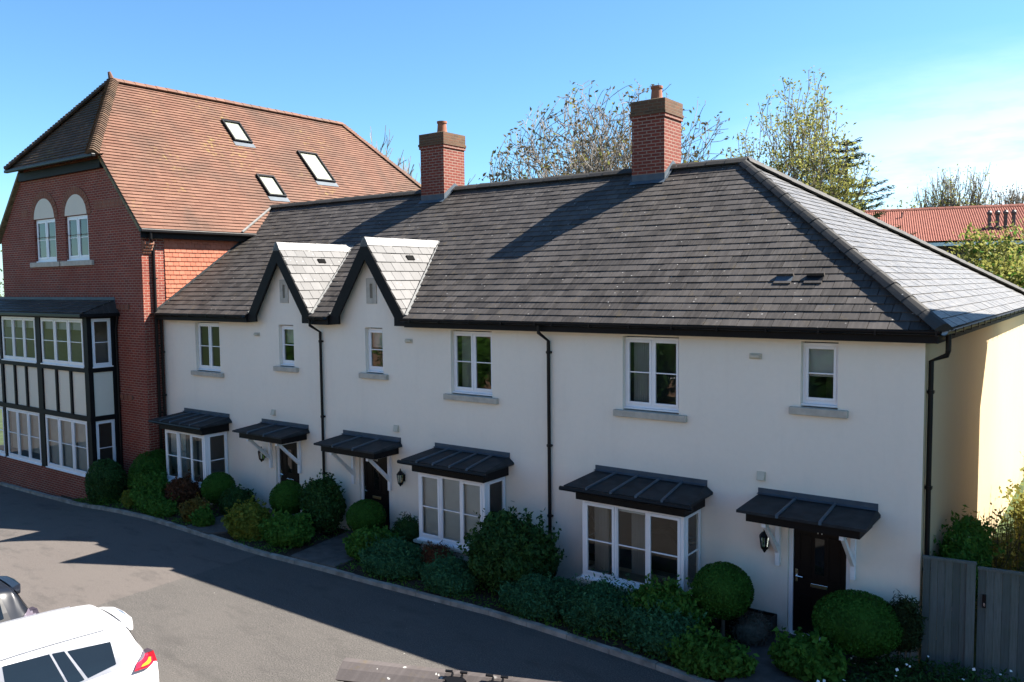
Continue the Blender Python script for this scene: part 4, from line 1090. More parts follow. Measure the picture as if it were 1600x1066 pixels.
# lead where the slate roof meets the side wall
mb = MB(); q = [(BX + 0.02, y, EZ + (y - EY) * TP) for y in (EY, 2.9)]
mb.prism([(BX + 0.035, q[0][1], q[0][2] + 0.02), (BX + 0.035, q[1][1], q[1][2] + 0.02), (BX + 0.035, q[1][1], q[1][2] + 0.085), (BX + 0.035, q[0][1], q[0][2] + 0.085)], (0.01, 0, 0))
mb.build('lead_flashing', M['felt'], BH)
mb = MB(); a = V3((xo + 0.05, 2.7, BE + 0.02)); b = V3((CXB + (xo - CXB) * (RBZ - RZ) / (RBZ - BE), RY, RZ + 0.04))
d = b - a; s_ = d.normalized().cross(V3((.6, -.4, .7))).normalized() * 0.03; mb.obox(a - s_, s_ * 2, V3((.6, -.4, .7)).normalized() * 0.05, d); mb.build('valley_strip', M['leadpale'], BH)
# roof windows
def skylight(y0, y1, zt_, zb_, open_=0.0):
    O = V3((xo - (zb_ - BE) / math.tan(sp), 0, zb_)); U = V3((0, 1, 0)); Vv = V3((-math.cos(sp), 0, math.sin(sp))); N = U.cross(Vv); ln = (zt_ - zb_) / math.sin(sp)
    mb = MB(); w = 0.055; at = lambda u, v, h: O + U * u + Vv * v + N * h
    for (u0, u1, v0, v1) in ((y0, y0 + w, 0, ln), (y1 - w, y1, 0, ln), (y0 + w, y1 - w, 0, w), (y0 + w, y1 - w, ln - w * 1.4, ln)):
        mb.obox(at(u0, v0, 0), U * (u1 - u0), Vv * (v1 - v0), N * 0.11)
    s = mb.build('roof_window', M['cartrim'] if False else M['blackp'], BH, bevel=0.01)
    mb = MB(); mb.poly([at(y0 + w, w, 0.07), at(y1 - w, w, 0.07), at(y1 - w, ln - w, 0.07), at(y0 + w, ln - w, 0.07)]); mb.build('pane', M['glass'], s)
    mb = MB(); mb.poly([at(y0 + w, w, 0.045), at(y1 - w, w, 0.045), at(y1 - w, ln - w, 0.045), at(y0 + w, ln - w, 0.045)]); mb.build('roller_blind', M['stone'], s)
    mb = MB(); mb.obox(at(y0 - 0.05, -0.22, 0.022), U * (y1 - y0 + 0.1), Vv * 0.22, N * 0.012); mb.build('flashing', M['lead'], s)
skylight(4.84, 5.62, 12.22, 11.38); skylight(7.62, 8.58, 11.33, 10.12); skylight(4.80, 5.56, 10.06, 9.27)

# timber-framed bay of the brick building
y = -1.5; bl = -33.2
mb = MB(); mb.box(bl, BYX, y + 0.02, BY, -1.2, 0.38); mb.build('bay_base', M['brick'], BH)
mb = MB(); mb.box(bl, BYX - 0.03, y + 0.06, BY, 2.2, 3.72); mb.build('plaster_panel', M['panel'], BH)
mb = MB(); F = Frame(mb, (0, y, 0), (1, 0, 0))
posts = [(-33.2, -33.06), (-30.98, -30.82), (-28.32, -28.0), (-25.26, BYX)]
for a, b in posts: F.box(a, b, 0.38, 5.36, -0.14, 0.0)
for z0, z1 in ((2.12, 2.27), (3.60, 3.76), (5.22, 5.36)): F.box(bl, BYX, z0, z1, -0.10, 0.012)
for a, b in ((-30.82, -28.32), (-28.0, -25.26)):
    for k in (1, 2): xx = a + (b - a) * k / 3; F.box(xx - 0.055, xx + 0.055, 2.27, 3.60, -0.08, -0.003)
F.box(-32, -31.9, 2.27, 3.60, -0.08, -0.003)
S = Frame(mb, (BYX, 0, 0), (0, 1, 0))
S.box(BY - 0.16, BY, 0.38, 5.36, -0.1, 0.0)
S.box(y + 0.001, y + 0.13, 0.38, 5.36, -0.12, 0.001)
for z0, z1 in ((2.12, 2.27), (3.60, 3.76), (5.22, 5.36)): S.box(y, BY, z0, z1, -0.10, 0.012)
mb.build('timber_frame', M['black'], BH, bevel=0.004)
for z0, z1 in ((0.42, 2.12), (3.77, 5.22)):
    for a, b in ((-33.05, -30.99), (-30.81, -28.33), (-27.99, -25.27)):
        window(BH, (0, y, 0), (1, 0, 0), a, b, z0, z1, 3, 'window', -0.03, (0.5,), None, 0.06, 0.055)
    window(BH, (BYX, 0, 0), (0, 1, 0), y + 0.135, BY - 0.165, z0, z1, 1, 'window', -0.03, (0.5,), None, 0.05, 0.045)
    mb = MB(); mb.poly([(bl, -0.62, z0), (BYX - 0.1, -0.62, z0), (BYX - 0.1, -0.62, z1), (bl, -0.62, z1)]); mb.poly([(bl, y + .1, z1), (BYX - .06, y + .1, z1), (BYX - .06, -.62, z1), (bl, -.62, z1)]); mb.poly([(bl, y + .1, z0), (BYX - .06, y + .1, z0), (BYX - .06, -.62, z0), (bl, -.62, z0)])
    mb.build('room', M['room'], BH)
for a, b in ((-30.75, -28.4), (-27.93, -25.33)): slat_blind(BH, (0, y, 0), (1, 0, 0), a, b, 0.5 if a > -29 else 0.72, 2.08, -0.14)
mb = MB()
for a, b in ((-30.75, -28.4), (-27.93, -25.33)): mb.box(a, b, y + 0.14, y + 0.15, 4.86, 5.18)
mb.build('roller_blind', M['blind'], BH)
mb = MB(); bp = math.atan2(0.36, 1.12); blen = 1.12 / math.cos(bp)
shingles(mb, (0, y - 0.22, 5.40), (1, 0, 0), (0, math.cos(bp), math.sin(bp)), [(bl, 0), (BYX + 0.22, 0), (BYX - 0.05, blen), (bl, blen)], 0.25, 0.325, 0.02)
mb.poly([(bl, y - .2, 5.385), (BYX + .2, y - .2, 5.385), (BYX - .02, BY, 5.74), (bl, BY, 5.74)], .2); mb.poly([(BYX + .22, y - .22, 5.385), (BYX + .22, BY, 5.385), (BYX - .05, BY, 5.76)], .2)
mb.build('bay_roof', M['slate'], BH)
mb = MB(); mb.box(bl, BYX + 0.26, y - 0.32, y - 0.20, 5.28, 5.385); mb.box(BYX + 0.16, BYX + 0.26, y - 0.2, BY, 5.28, 5.385); mb.build('gutter', M['blackp'], BH, bevel=0.015)
mb = MB(); mb.box(bl, BYX, BY - 0.02, BY, 5.70, 5.86); mb.build('flashing', M['lead'], BH)
downpipe(BH, [(BYX + 0.2, BY - 0.05, 5.3), (BYX + 0.12, BY - 0.05, 5.05), (BYX + 0.07, BY - 0.05, 4.9), (BYX + 0.07, BY - 0.05, -0.4)], 0.035)

# ------------------------------------------------------------------ foliage
def nrng(seed): return np.random.default_rng(seed)

def leaf_mesh(name, cen, nrm, size, rng, mat, parent, aspect=0.55, tone=None, extra=None):
    """one small folded leaf per point; cen, nrm are (n,3)"""
    n = len(cen); nrm = nrm / (np.linalg.norm(nrm, axis=1, keepdims=True) + 1e-9)
    t = rng.normal(size=(n, 3)); t -= nrm * (t * nrm).sum(1, keepdims=True); t /= np.linalg.norm(t, axis=1, keepdims=True) + 1e-9
    s = np.cross(nrm, t); sz = (size * rng.uniform(0.65, 1.3, size=(n, 1)))
    v = np.empty((n, 4, 3), dtype=np.float32)
    v[:, 0] = cen - t * sz; v[:, 1] = cen + s * sz * aspect + nrm * sz * 0.18; v[:, 2] = cen + t * sz; v[:, 3] = cen - s * sz * aspect + nrm * sz * 0.18
    v = v.reshape(-1, 3); tn = rng.uniform(0, 1, n).astype(np.float32) if tone is None else tone.astype(np.float32)
    idx = np.arange(4 * n, dtype=np.int32); nf = n
    loops = idx; starts = np.arange(0, 4 * n, 4, dtype=np.int32); tot = np.full(n, 4, dtype=np.int32)
    if extra is not None:
        ev, ef, et = extra; b = len(v); v = np.vstack([v, ev.astype(np.float32)])
        loops = np.concatenate([loops, ef.ravel().astype(np.int32) + b]); k = ef.shape[1]
        starts = np.concatenate([starts, 4 * n + np.arange(0, ef.size, k, dtype=np.int32)]); tot = np.concatenate([tot, np.full(len(ef), k, dtype=np.int32)])
        tn = np.concatenate([tn, et.astype(np.float32)]); nf = n + len(ef)
    v = v - np.array(origin(parent), dtype=np.float32) if parent else v
    me = bpy.data.meshes.new(name)
    me.vertices.add(len(v)); me.vertices.foreach_set('co', v.ravel())
    me.loops.add(len(loops)); me.loops.foreach_set('vertex_index', loops)
    me.polygons.add(nf); me.polygons.foreach_set('loop_start', starts); me.polygons.foreach_set('loop_total', tot)
    me.update(calc_edges=True); me.validate()
    a = me.attributes.new('tone', 'FLOAT', 'FACE'); a.data.foreach_set('value', tn)
    me.materials.append(mat)
    o = bpy.data.objects.new(name, me); C.objects.link(o)
    if parent: o.parent = parent
    return o

def lumpy(dirs, rng, k=9, amp=0.14):
    """smooth random bumps over directions"""
    c = rng.normal(size=(k, 3)); c /= np.linalg.norm(c, axis=1, keepdims=True); a = rng.uniform(-1, 1, k) * amp
    d = dirs @ c.T
    return 1 + (np.exp(-(1 - d) * 5.0) * a).sum(1)

def sphere_dirs(n, rng, zmin=-1.0):
    d = rng.normal(size=(int(n * 2.2) + 50, 3)); d /= np.linalg.norm(d, axis=1, keepdims=True); d = d[d[:, 2] > zmin]
    return d[:n]

def core_mesh(c, r, fn, scale, zmin=-1.0):
    nu, nv = 20, 12; vv = []; ff = []
    for j in range(nv + 1):
        ph = -math.pi / 2 + math.pi * j / nv
        for i in range(nu):
            th = 2 * math.pi * i / nu; vv.append((math.cos(ph) * math.cos(th), math.cos(ph) * math.sin(th), math.sin(ph)))
    d = np.array(vv); p = d * np.array(r) * (fn(d) * scale)[:, None] + np.array(c)
    for j in range(nv):
        for i in range(nu):
            ff.append((j * nu + i, j * nu + (i + 1) % nu, (j + 1) * nu + (i + 1) % nu, (j + 1) * nu + i))
    return p, np.array(ff)

def foliage(name, parent, c, r, n, size, mat, seed, amp=0.14, shell=(0.86, 1.03), rough=0.6, zmin=-0.75, aspect=0.55, sprigs=0, core=0.86, lobes=0):
    rng = nrng(seed); d = sphere_dirs(n, rng, zmin); n = len(d)
    st = rng.bit_generator.state; fr = nrng(seed + 1000)
    cs = fr.normal(size=(9, 3)); cs /= np.linalg.norm(cs, axis=1, keepdims=True); am = fr.uniform(-1, 1, 9) * amp
    fn = lambda q: 1 + (np.exp(-(1 - q @ cs.T) * 5.0) * am).sum(1)
    rad = fn(d) * rng.uniform(shell[0], shell[1], n) ** 1.0
    p = d * np.array(r) * rad[:, None] + np.array(c)
    nm = d / np.array(r); nm /= np.linalg.norm(nm, axis=1, keepdims=True); nm = nm + rng.normal(size=(n, 3)) * rough
    lob = []
    for q in range(lobes):
        g = sphere_dirs(1, rng, -0.15)[0]; k = rng.uniform(0.28, 0.52); cc = np.array(c) + g * np.array(r) * rng.uniform(0.55, 0.88); rr = np.array(r) * k
        rr = np.array((rr[0], rr[1], max(rr[2], rr[0] * 0.6))); m_ = int(n * k * k * 0.9); d2 = sphere_dirs(m_, rng, -0.6)
        p = np.vstack([p, cc + d2 * rr * rng.uniform(0.82, 1.06, len(d2))[:, None]]); nm = np.vstack([nm, d2 + rng.normal(size=d2.shape) * rough]); lob.append((cc, rr))
    if sprigs:
        ds = sphere_dirs(sprigs, rng, -0.1); rs = fn(ds); P = []; Q = []
        for q, k in zip(ds, rs):
            b = q * np.array(r) * k + np.array(c); up = q * 0.6 + np.array((0, 0, 0.7)) + rng.normal(size=3) * 0.3; ln = rng.uniform(0.08, 0.34) * max(r)
            m_ = int(rng.integers(6, 13))
            for i in range(m_): P.append(b + up * ln * i / m_ + rng.normal(size=3) * size * 0.5); Q.append(rng.normal(size=3))
        p = np.vstack([p, np.array(P)]); nm = np.vstack([nm, np.array(Q)])
    cv, cf = core_mesh(c, r, fn, core)
    for cc, rr in lob:
        v2, f2 = core_mesh(cc, rr, lambda q: np.ones(len(q)), 0.8); cf = np.vstack([cf, f2 + len(cv)]); cv = np.vstack([cv, v2])
    return leaf_mesh(name, p, nm, size, rng, M[mat], parent, aspect, extra=(cv, cf, nrng(seed + 5).uniform(0, 1, len(cf))))

SH = 'shrubs in the front gardens'
def shrub(name, label, cat, x, y, r, n, size, mat, seed, zc=None, amp=0.24, rough=0.8, zmin=-0.8, aspect=0.55, sprigs=0, shell=(0.82, 1.06), group=None, stem=None, core=0.86, lobes=0):
    z0 = T(x) + 0.07
    o = thing(name, label, cat, (x, y, z0), group)
    zc = z0 + (zc if zc is not None else r[2] * 0.72)
    foliage('foliage', o, (x, y, zc), r, n, size, mat, seed, amp, shell, rough, zmin, aspect, sprigs, core, lobes)
    if stem:
        mb = MB(); mb.tube([(x, y, z0 - 0.03), (x + 0.01, y, z0 + 0.3), (x, y, zc)], [stem * 1.25, stem, stem], 8); mb.build('trunk', M['bark'], o)
    else:
        mb = MB()
        for k in range(5):
            a = k * 1.256 + seed; mb.tube([(x + 0.05 * math.cos(a), y + 0.05 * math.sin(a), z0 - 0.03), (x + r[0] * 0.5 * math.cos(a), y + r[1] * 0.5 * math.sin(a), zc)], [0.016, 0.008], 5)
        mb.build('stem', M['bark'], o)
    return o
TB = 'clipped topiary balls on single stems'
shrub('topiary_bush', 'clipped green ball on a stem before the bay window next to the brick building', 'topiary', -19.62, -0.85, (0.44, 0.44, 0.42), 5200, 0.024, 'lf_box', 1, 0.66, 0.02, 0.5, -1, stem=0.03, shell=(0.94, 1.02), group=TB, core=0.92)
shrub('topiary_bush', 'clipped green ball before the leftmost front door, beside a dark spreading shrub', 'topiary', -16.72, -0.85, (0.44, 0.44, 0.43), 5200, 0.024, 'lf_box', 2, 0.80, 0.02, 0.5, -1, stem=0.03, shell=(0.94, 1.02), group=TB, core=0.92)
shrub('topiary_bush', 'clipped green ball in front of the door numbered 12', 'topiary', -14.15, -0.65, (0.46, 0.46, 0.39), 5200, 0.024, 'lf_box', 3, 0.69, 0.02, 0.5, -1, stem=0.03, shell=(0.94, 1.02), group=TB, core=0.92)
shrub('topiary_bush', 'largest round clipped ball on a stem, between bay window and door of number 11', 'topiary', -5.39, -0.80, (0.50, 0.50, 0.46), 7500, 0.022, 'lf_box', 4, 0.86, 0.02, 0.5, -1, stem=0.035, shell=(0.95, 1.02), group=TB, core=0.93)
shrub('topiary_bush', 'broad clipped green dome partly hiding the door numbered 11', 'topiary', -3.27, -0.62, (0.66, 0.62, 0.46), 9000, 0.022, 'lf_box', 5, 0.74, 0.03, 0.5, -1, stem=0.04, shell=(0.95, 1.02), core=0.93)

shrub('square_bush', 'dark clipped box-shaped bush under the corner of the timbered bay', 'bush', -24.35, -1.45, (0.72, 0.52, 0.78), 6500, 0.032, 'lf_dark', 11, 0.55, 0.10, shell=(0.9, 1.03), lobes=4)
shrub('round_bush', 'dark rounded bush at the foot of the brick wall corner', 'bush', -22.95, -0.85, (0.72, 0.62, 0.72), 6500, 0.030, 'lf_box', 12, 0.62, 0.10, shell=(0.9, 1.03), lobes=4)
shrub('golden_bush', 'small yellow-green bush by the kerb beneath the dark round bush', 'bush', -22.5, -1.75, (0.27, 0.25, 0.25), 900, 0.032, 'lf_yel', 13, sprigs=20, lobes=5)
shrub('green_bush', 'low leafy mid-green bush between the golden bush and the russet bush', 'bush', -21.85, -1.45, (0.66, 0.5, 0.46), 3600, 0.042, 'lf_mid', 14, sprigs=60, lobes=7)
shrub('low_bush', 'spreading dark green plant along the kerb below the russet bush', 'bush', -21.0, -1.85, (0.75, 0.3, 0.24), 2400, 0.039, 'lf_mid', 15, sprigs=40, lobes=7)
shrub('russet_bush', 'red-brown bush under the bay window next to the brick building', 'bush', -20.85, -1.2, (0.48, 0.42, 0.40), 2600, 0.039, 'lf_red', 16, 0.36, sprigs=60, lobes=7)
shrub('bronze_bush', 'bronze-yellow bush by the kerb, before the first topiary ball', 'bush', -19.35, -1.75, (0.38, 0.3, 0.30), 1600, 0.042, 'lf_gold', 17, sprigs=40, lobes=6)
shrub('small_bush', 'little bright green bush beside the bronze bush at the kerb', 'bush', -18.75, -1.9, (0.30, 0.25, 0.26), 1100, 0.044, 'lf_mid', 18, sprigs=25, lobes=5)
shrub('leafy_bush', 'dark leafy bush with a few pale leaves, right under the first topiary ball', 'bush', -18.95, -0.75, (0.50, 0.40, 0.38), 2800, 0.040, 'lf_dark', 19, 0.28, sprigs=50, lobes=6)
shrub('yellow_bush', 'yellow-green bush by the kerb before the leftmost front door', 'bush', -17.1, -1.75, (0.52, 0.42, 0.42), 2800, 0.047, 'lf_yel', 20, 0.34, sprigs=70, aspect=0.6, lobes=7)
shrub('spreading_shrub', 'tall dark green shrub against the wall beside the second topiary ball', 'shrub', -15.75, -0.62, (0.62, 0.45, 0.66), 4200, 0.042, 'lf_dark', 21, 0.66, sprigs=70, lobes=8)
shrub('bright_bush', 'bright green bush beside the path to the door numbered 12', 'bush', -15.75, -1.65, (0.62, 0.46, 0.34), 3600, 0.052, 'lf_mid', 22, 0.30, sprigs=80, lobes=8)
shrub('mixed_shrub', 'loose leafy shrub with purplish tips, below the clipped ball of number 12', 'shrub', -13.35, -1.15, (0.68, 0.46, 0.30), 3200, 0.055, 'lf_mid', 23, 0.22, sprigs=110, lobes=8)
shrub('dark_sprays', 'spiky dark plant between the door numbered 12 and its bay window', 'plant', -13.0, -0.50, (0.42, 0.28, 0.36), 1500, 0.045, 'lf_dark', 24, 0.42, rough=1.4, aspect=0.22, sprigs=70)
MD = 'low rounded juniper mounds along the kerb'
shrub('juniper_mound', 'blue-green low mound beside the path to the door numbered 12', 'mound', -12.35, -1.55, (0.78, 0.56, 0.36), 5760, 0.040, 'lf_blue', 25, 0.20, 0.16, 0.9, -0.5, 0.32, 120, group=MD, lobes=8)
shrub('juniper_mound', 'blue-green low mound under the bay window numbered 12, left of the great round laurel', 'mound', -10.75, -1.60, (0.60, 0.50, 0.36), 4680, 0.040, 'lf_blue', 26, 0.20, 0.14, 0.9, -0.5, 0.32, 90, group=MD, lobes=7)
shrub('juniper_mound', 'blue-green low mound between the great round laurel and the bay window of number 11', 'mound', -8.75, -1.50, (0.70, 0.55, 0.36), 6120, 0.040, 'lf_blue', 27, 0.20, 0.10, 0.9, -0.5, 0.32, 120, group=MD, lobes=7)
shrub('juniper_mound', 'broad blue-green mound right under the bay window of number 11', 'mound', -7.35, -1.40, (0.80, 0.56, 0.38), 6840, 0.040, 'lf_blue', 28, 0.20, 0.13, 0.9, -0.5, 0.32, 140, group=MD, lobes=8)
shrub('laurel_bush', 'great round dark laurel against the wall by the downpipe', 'bush', -9.62, -1.00, (0.90, 0.74, 0.72), 9000, 0.050, 'lf_dark', 29, 0.68, 0.10, 0.8, -0.9, 0.5, 160, shell=(0.86, 1.03), lobes=3)
shrub('dry_grass', 'brownish dry tuft between the two mounds below the bay of number 12', 'plant', -11.55, -1.15, (0.36, 0.28, 0.30), 1100, 0.07, 'lf_red', 30, 0.30, rough=1.6, aspect=0.09, sprigs=60)
shrub('flowering_shrub', 'leafy shrub with pale flower buds beneath the bay of number 11', 'shrub', -6.2, -1.25, (0.68, 0.50, 0.42), 4200, 0.049, 'lf_mid', 31, 0.36, 0.16, 0.9, -0.8, 0.55, 120, lobes=7)
shrub('dark_shrub', 'dark bushy shrub at the kerb below the flowering shrub', 'shrub', -6.05, -1.75, (0.66, 0.36, 0.38), 3600, 0.034, 'lf_blue', 36, 0.26, sprigs=60, lobes=7)
shrub('green_plant', 'low bright green plant at the kerb by the path to number 11', 'plant', -5.15, -1.95, (0.62, 0.36, 0.28), 2600, 0.047, 'lf_mid', 32, 0.17, sprigs=90, lobes=6)
shrub('lavender_tuft', 'greyish twiggy tuft against the wall left of the door numbered 11', 'plant', -4.92, -0.70, (0.28, 0.25, 0.28), 1200, 0.04, 'lf_grey', 33, 0.22, rough=1.6, aspect=0.12, sprigs=60)
shrub('conifer_sprig', 'small dark conifer shoot at the house corner by the fence', 'plant', -2.62, -0.42, (0.24, 0.22, 0.42), 1500, 0.05, 'lf_conif', 34, 0.75, rough=1.3, aspect=0.2, sprigs=60)
shrub('leafy_plant', 'light green leafy plant spreading over the path before the door numbered 11', 'plant', -3.75, -1.30, (0.50, 0.34, 0.28), 1500, 0.055, 'lf_mid', 37, 0.24, sprigs=60, aspect=0.65, lobes=6)

# pale buds on the flowering shrub
rng = nrng(77)
def dots(parent_name_label, cen, size, name, mat):
    return leaf_mesh(name, cen, rng.normal(size=cen.shape) + np.array((0, -0.6, 1.0)), size, rng, M[mat], parent_name_label, 0.9)
fs = [o for o in C.objects if o.name.startswith('flowering_shrub')][0]
d = sphere_dirs(110, rng, 0.0); dots(fs, d * np.array((0.74, 0.54, 0.48)) + np.array((-6.2, -1.25, 0.45)), 0.020, 'flower', 'lf_spring')

# ground cover with white flowers by the fence
n = 9000; xs = rng.uniform(-4.4, -1.0, n); ys_ = rng.uniform(-2.5, -0.25, n)
keep = (ys_ > np.array([kerb_y(x) + 0.2 for x in xs])) & ~((xs < -3.25 - (ys_ + 0.4) * -0.25) & (ys_ < -0.2) & (xs < -3.3))
xs, ys_ = xs[keep], ys_[keep]
hh_ = 0.10 + 0.16 * (0.5 + 0.5 * np.sin(xs * 3.1) * np.cos(ys_ * 2.7)) + 0.25 * np.clip((ys_ + 1.2), 0, 0.6)
cen = np.stack([xs, ys_, 0.06 + hh_ * rng.uniform(0.35, 1.05, len(xs))], 1)
gc = leaf_mesh('ground_cover', cen, rng.normal(size=cen.shape) * 0.7 + np.array((0, -0.2, 1.0)), 0.045, rng, M['lf_dark'], None, 0.3)
tag(gc, 'dark low ground cover dotted with white flowers beside the fence', 'ground cover', kind='stuff')
k = 60; sel = rng.choice(len(xs), k, replace=False)
fl = leaf_mesh('flower', np.stack([xs[sel], ys_[sel], 0.09 + hh_[sel] * 1.05], 1), rng.normal(size=(k, 3)) * 0.5 + np.array((0, -0.4, 1)), 0.024, rng, M['petal'], None, 0.9)
fl.parent = gc; tag(fl, kind='stuff')
# sparse weeds and fallen leaves on the soil
n = 15000; xs = rng.uniform(-26, -2.6, n); yk = np.array([kerb_y(x) + 0.07 for x in xs]); ys_ = yk + (np.where(xs > -23.5, -0.05, -0.7) - yk) * rng.uniform(0, 1, n)
ok = ~(((xs > -19.1) & (xs < -17.0)) | ((xs > -15.2) & (xs < -13.6)) | ((xs > -4.95) & (xs < -3.0)))
xs, ys_ = xs[ok], ys_[ok]
cen = np.stack([xs, ys_, np.array([T(x) for x in xs]) + 0.09 + rng.uniform(0, 1, len(xs)) * (0.06 + 0.20 * np.clip(np.sin(xs * 4.3) * np.sin(ys_ * 5.1 + xs), 0, 1))], 1)
wd = leaf_mesh('low_weeds', cen, rng.normal(size=cen.shape) + np.array((0, 0, 0.8)), 0.034, rng, M['lf_mid'], None, 0.4)
tag(wd, 'low mixed green weeds covering the soil of the front gardens', 'weeds', kind='stuff')

# black planter box
pl = thing('planter_box', 'low black planter box against the wall under the large topiary ball', 'planter', (-5.1, -0.35, 0.07))
mb = MB()
mb.box(-5.62, -4.72, -0.40, -0.37, 0.06, 0.42); mb.box(-5.62, -4.72, -0.06, -0.03, 0.06, 0.42); mb.box(-5.62, -5.59, -0.37, -0.06, 0.06, 0.42); mb.box(-4.75, -4.72, -0.37, -0.06, 0.06, 0.42)
mb.box(-5.65, -4.69, -0.43, -0.40, 0.36, 0.43); mb.build('trough', M['blackp'], pl, bevel=0.006)
mb = MB(); mb.box(-5.58, -4.76, -0.365, -0.065, 0.3, 0.38); mb.build('soil', M['soil'], pl)

# ------------------------------------------------------------------ fence and gate
def fence_panel(name, label, cat, a, b, z_top, board=0.098, post=True, latch=False):
    a = V3(a); b = V3(b); d = b - a; Ln = d.length; d.normalize()
    o = thing(name, label, cat, (a.x, a.y, 0.03))
    mb = MB(); nrm = d.cross(V3((0, 0, 1)))
    k = int(Ln / board); st = Ln / k
    for i in range(k):
        p = a + d * (i * st) + nrm * (0.004 * (i % 2)); mb.obox(p + V3((0, 0, 0.05)), d * (st - 0.003), nrm * 0.018, V3((0, 0, z_top - 0.09 + rnd.uniform(-.004, .004))))
    mb.build('boards', M['fence'], o)
    mb = MB(); mb.obox(a - d * 0.01 - nrm * 0.03 + V3((0, 0, z_top - 0.04)), d * (Ln + 0.02), nrm * 0.075, V3((0, 0, 0.035))); mb.build('capping', M['fence'], o)
    if post:
        for q, w in ((a, 0.09), (b - d * 0.12, 0.12)):
            mb = MB(); mb.obox(q + nrm * 0.02 + V3((0, 0, 0.02)), d * w, nrm * 0.03, V3((0, 0, z_top - 0.06))); mb.build('post', M['fence'], o)
    if latch:
        mb = MB(); q = a + d * 0.06 + nrm * 0.02; mb.obox(q + V3((0, 0, 1.22)), d * 0.05, nrm * 0.03, V3((0, 0, 0.20))); mb.build('latch', M['blackp'], o)
        mb = MB(); mb.obox(q + d * 0.012 + nrm * 0.03 + V3((0, 0, 1.25)), d * 0.025, nrm * 0.012, V3((0, 0, 0.05))); mb.build('keypad', M['chrome'], o)
    return o
fence_panel('fence_panel', 'grey weathered timber fence panel fixed to the corner of the cream house', 'fence', (-2.44, -0.10, 0), (-1.74, 0.0, 0), 1.90)
fence_panel('garden_gate', 'grey boarded timber gate with a latch, right of the fixed fence panel', 'gate', (-1.71, 0.03, 0), (-0.45, 0.20, 0), 1.83, post=False, latch=True)

# ------------------------------------------------------------------ trees
def grow(seed, base, trunk, spread, levels, kids, ratio, rad, up=0.25, lean=(0, 0, 1), gnarl=0.25, minr=0.006, first=0.55):
    """branch skeleton: list of (points, radii, level)"""
    rg = random.Random(seed); out = []; tips = []
    def br(p, d, ln, r, lev):
        n = 5 if lev < 3 else 4; pts = [p.copy()]; rs = [r]; dd = d.copy()
        for i in range(n):
            dd = (dd + V3((rg.gauss(0, 1), rg.gauss(0, 1), rg.gauss(0, 1))) * gnarl * 0.42 + V3((0, 0, up * 0.22))).normalized()
            p = p + dd * (ln / n); pts.append(p.copy()); rs.append(max(minr * 0.7, r * (1 - 0.55 * (i + 1) / n)))
        out.append((pts, rs, lev))
        if lev >= levels:
            tips.append((pts[-1].copy(), dd.copy())); tips.append((pts[-2].copy(), dd.copy())); return
        k = kids[min(lev, len(kids) - 1)]
        ph = rg.uniform(0, 6.28)
        for j in range(k):
            t = (first if lev == 0 else 0.30) + (1 - (first if lev == 0 else 0.30)) * (j + rg.uniform(0.2, 1.0)) / k
            t = min(t, 1.0); idx = t * n; i0 = min(int(idx), n - 1); f = idx - i0
            q = pts[i0].lerp(pts[i0 + 1], f); rr = rs[i0] + (rs[i0 + 1] - rs[i0]) * f
            ax = (pts[i0 + 1] - pts[i0]).normalized(); o = ax.orthogonal().normalized(); o2 = ax.cross(o)
            ph += 2.4 + rg.uniform(-0.5, 0.5); ang = spread * rg.uniform(0.65, 1.25) * (0.55 if j == k - 1 else 1.0)
            nd = (ax * math.cos(ang) + (o * math.cos(ph) + o2 * math.sin(ph)) * math.sin(ang)).normalized()
            br(q, nd, ln * ratio * rg.uniform(0.75, 1.15), max(minr, rr * 0.68), lev + 1)
    br(V3(base), V3(lean).normalized(), trunk, rad, 0)
    return out, tips

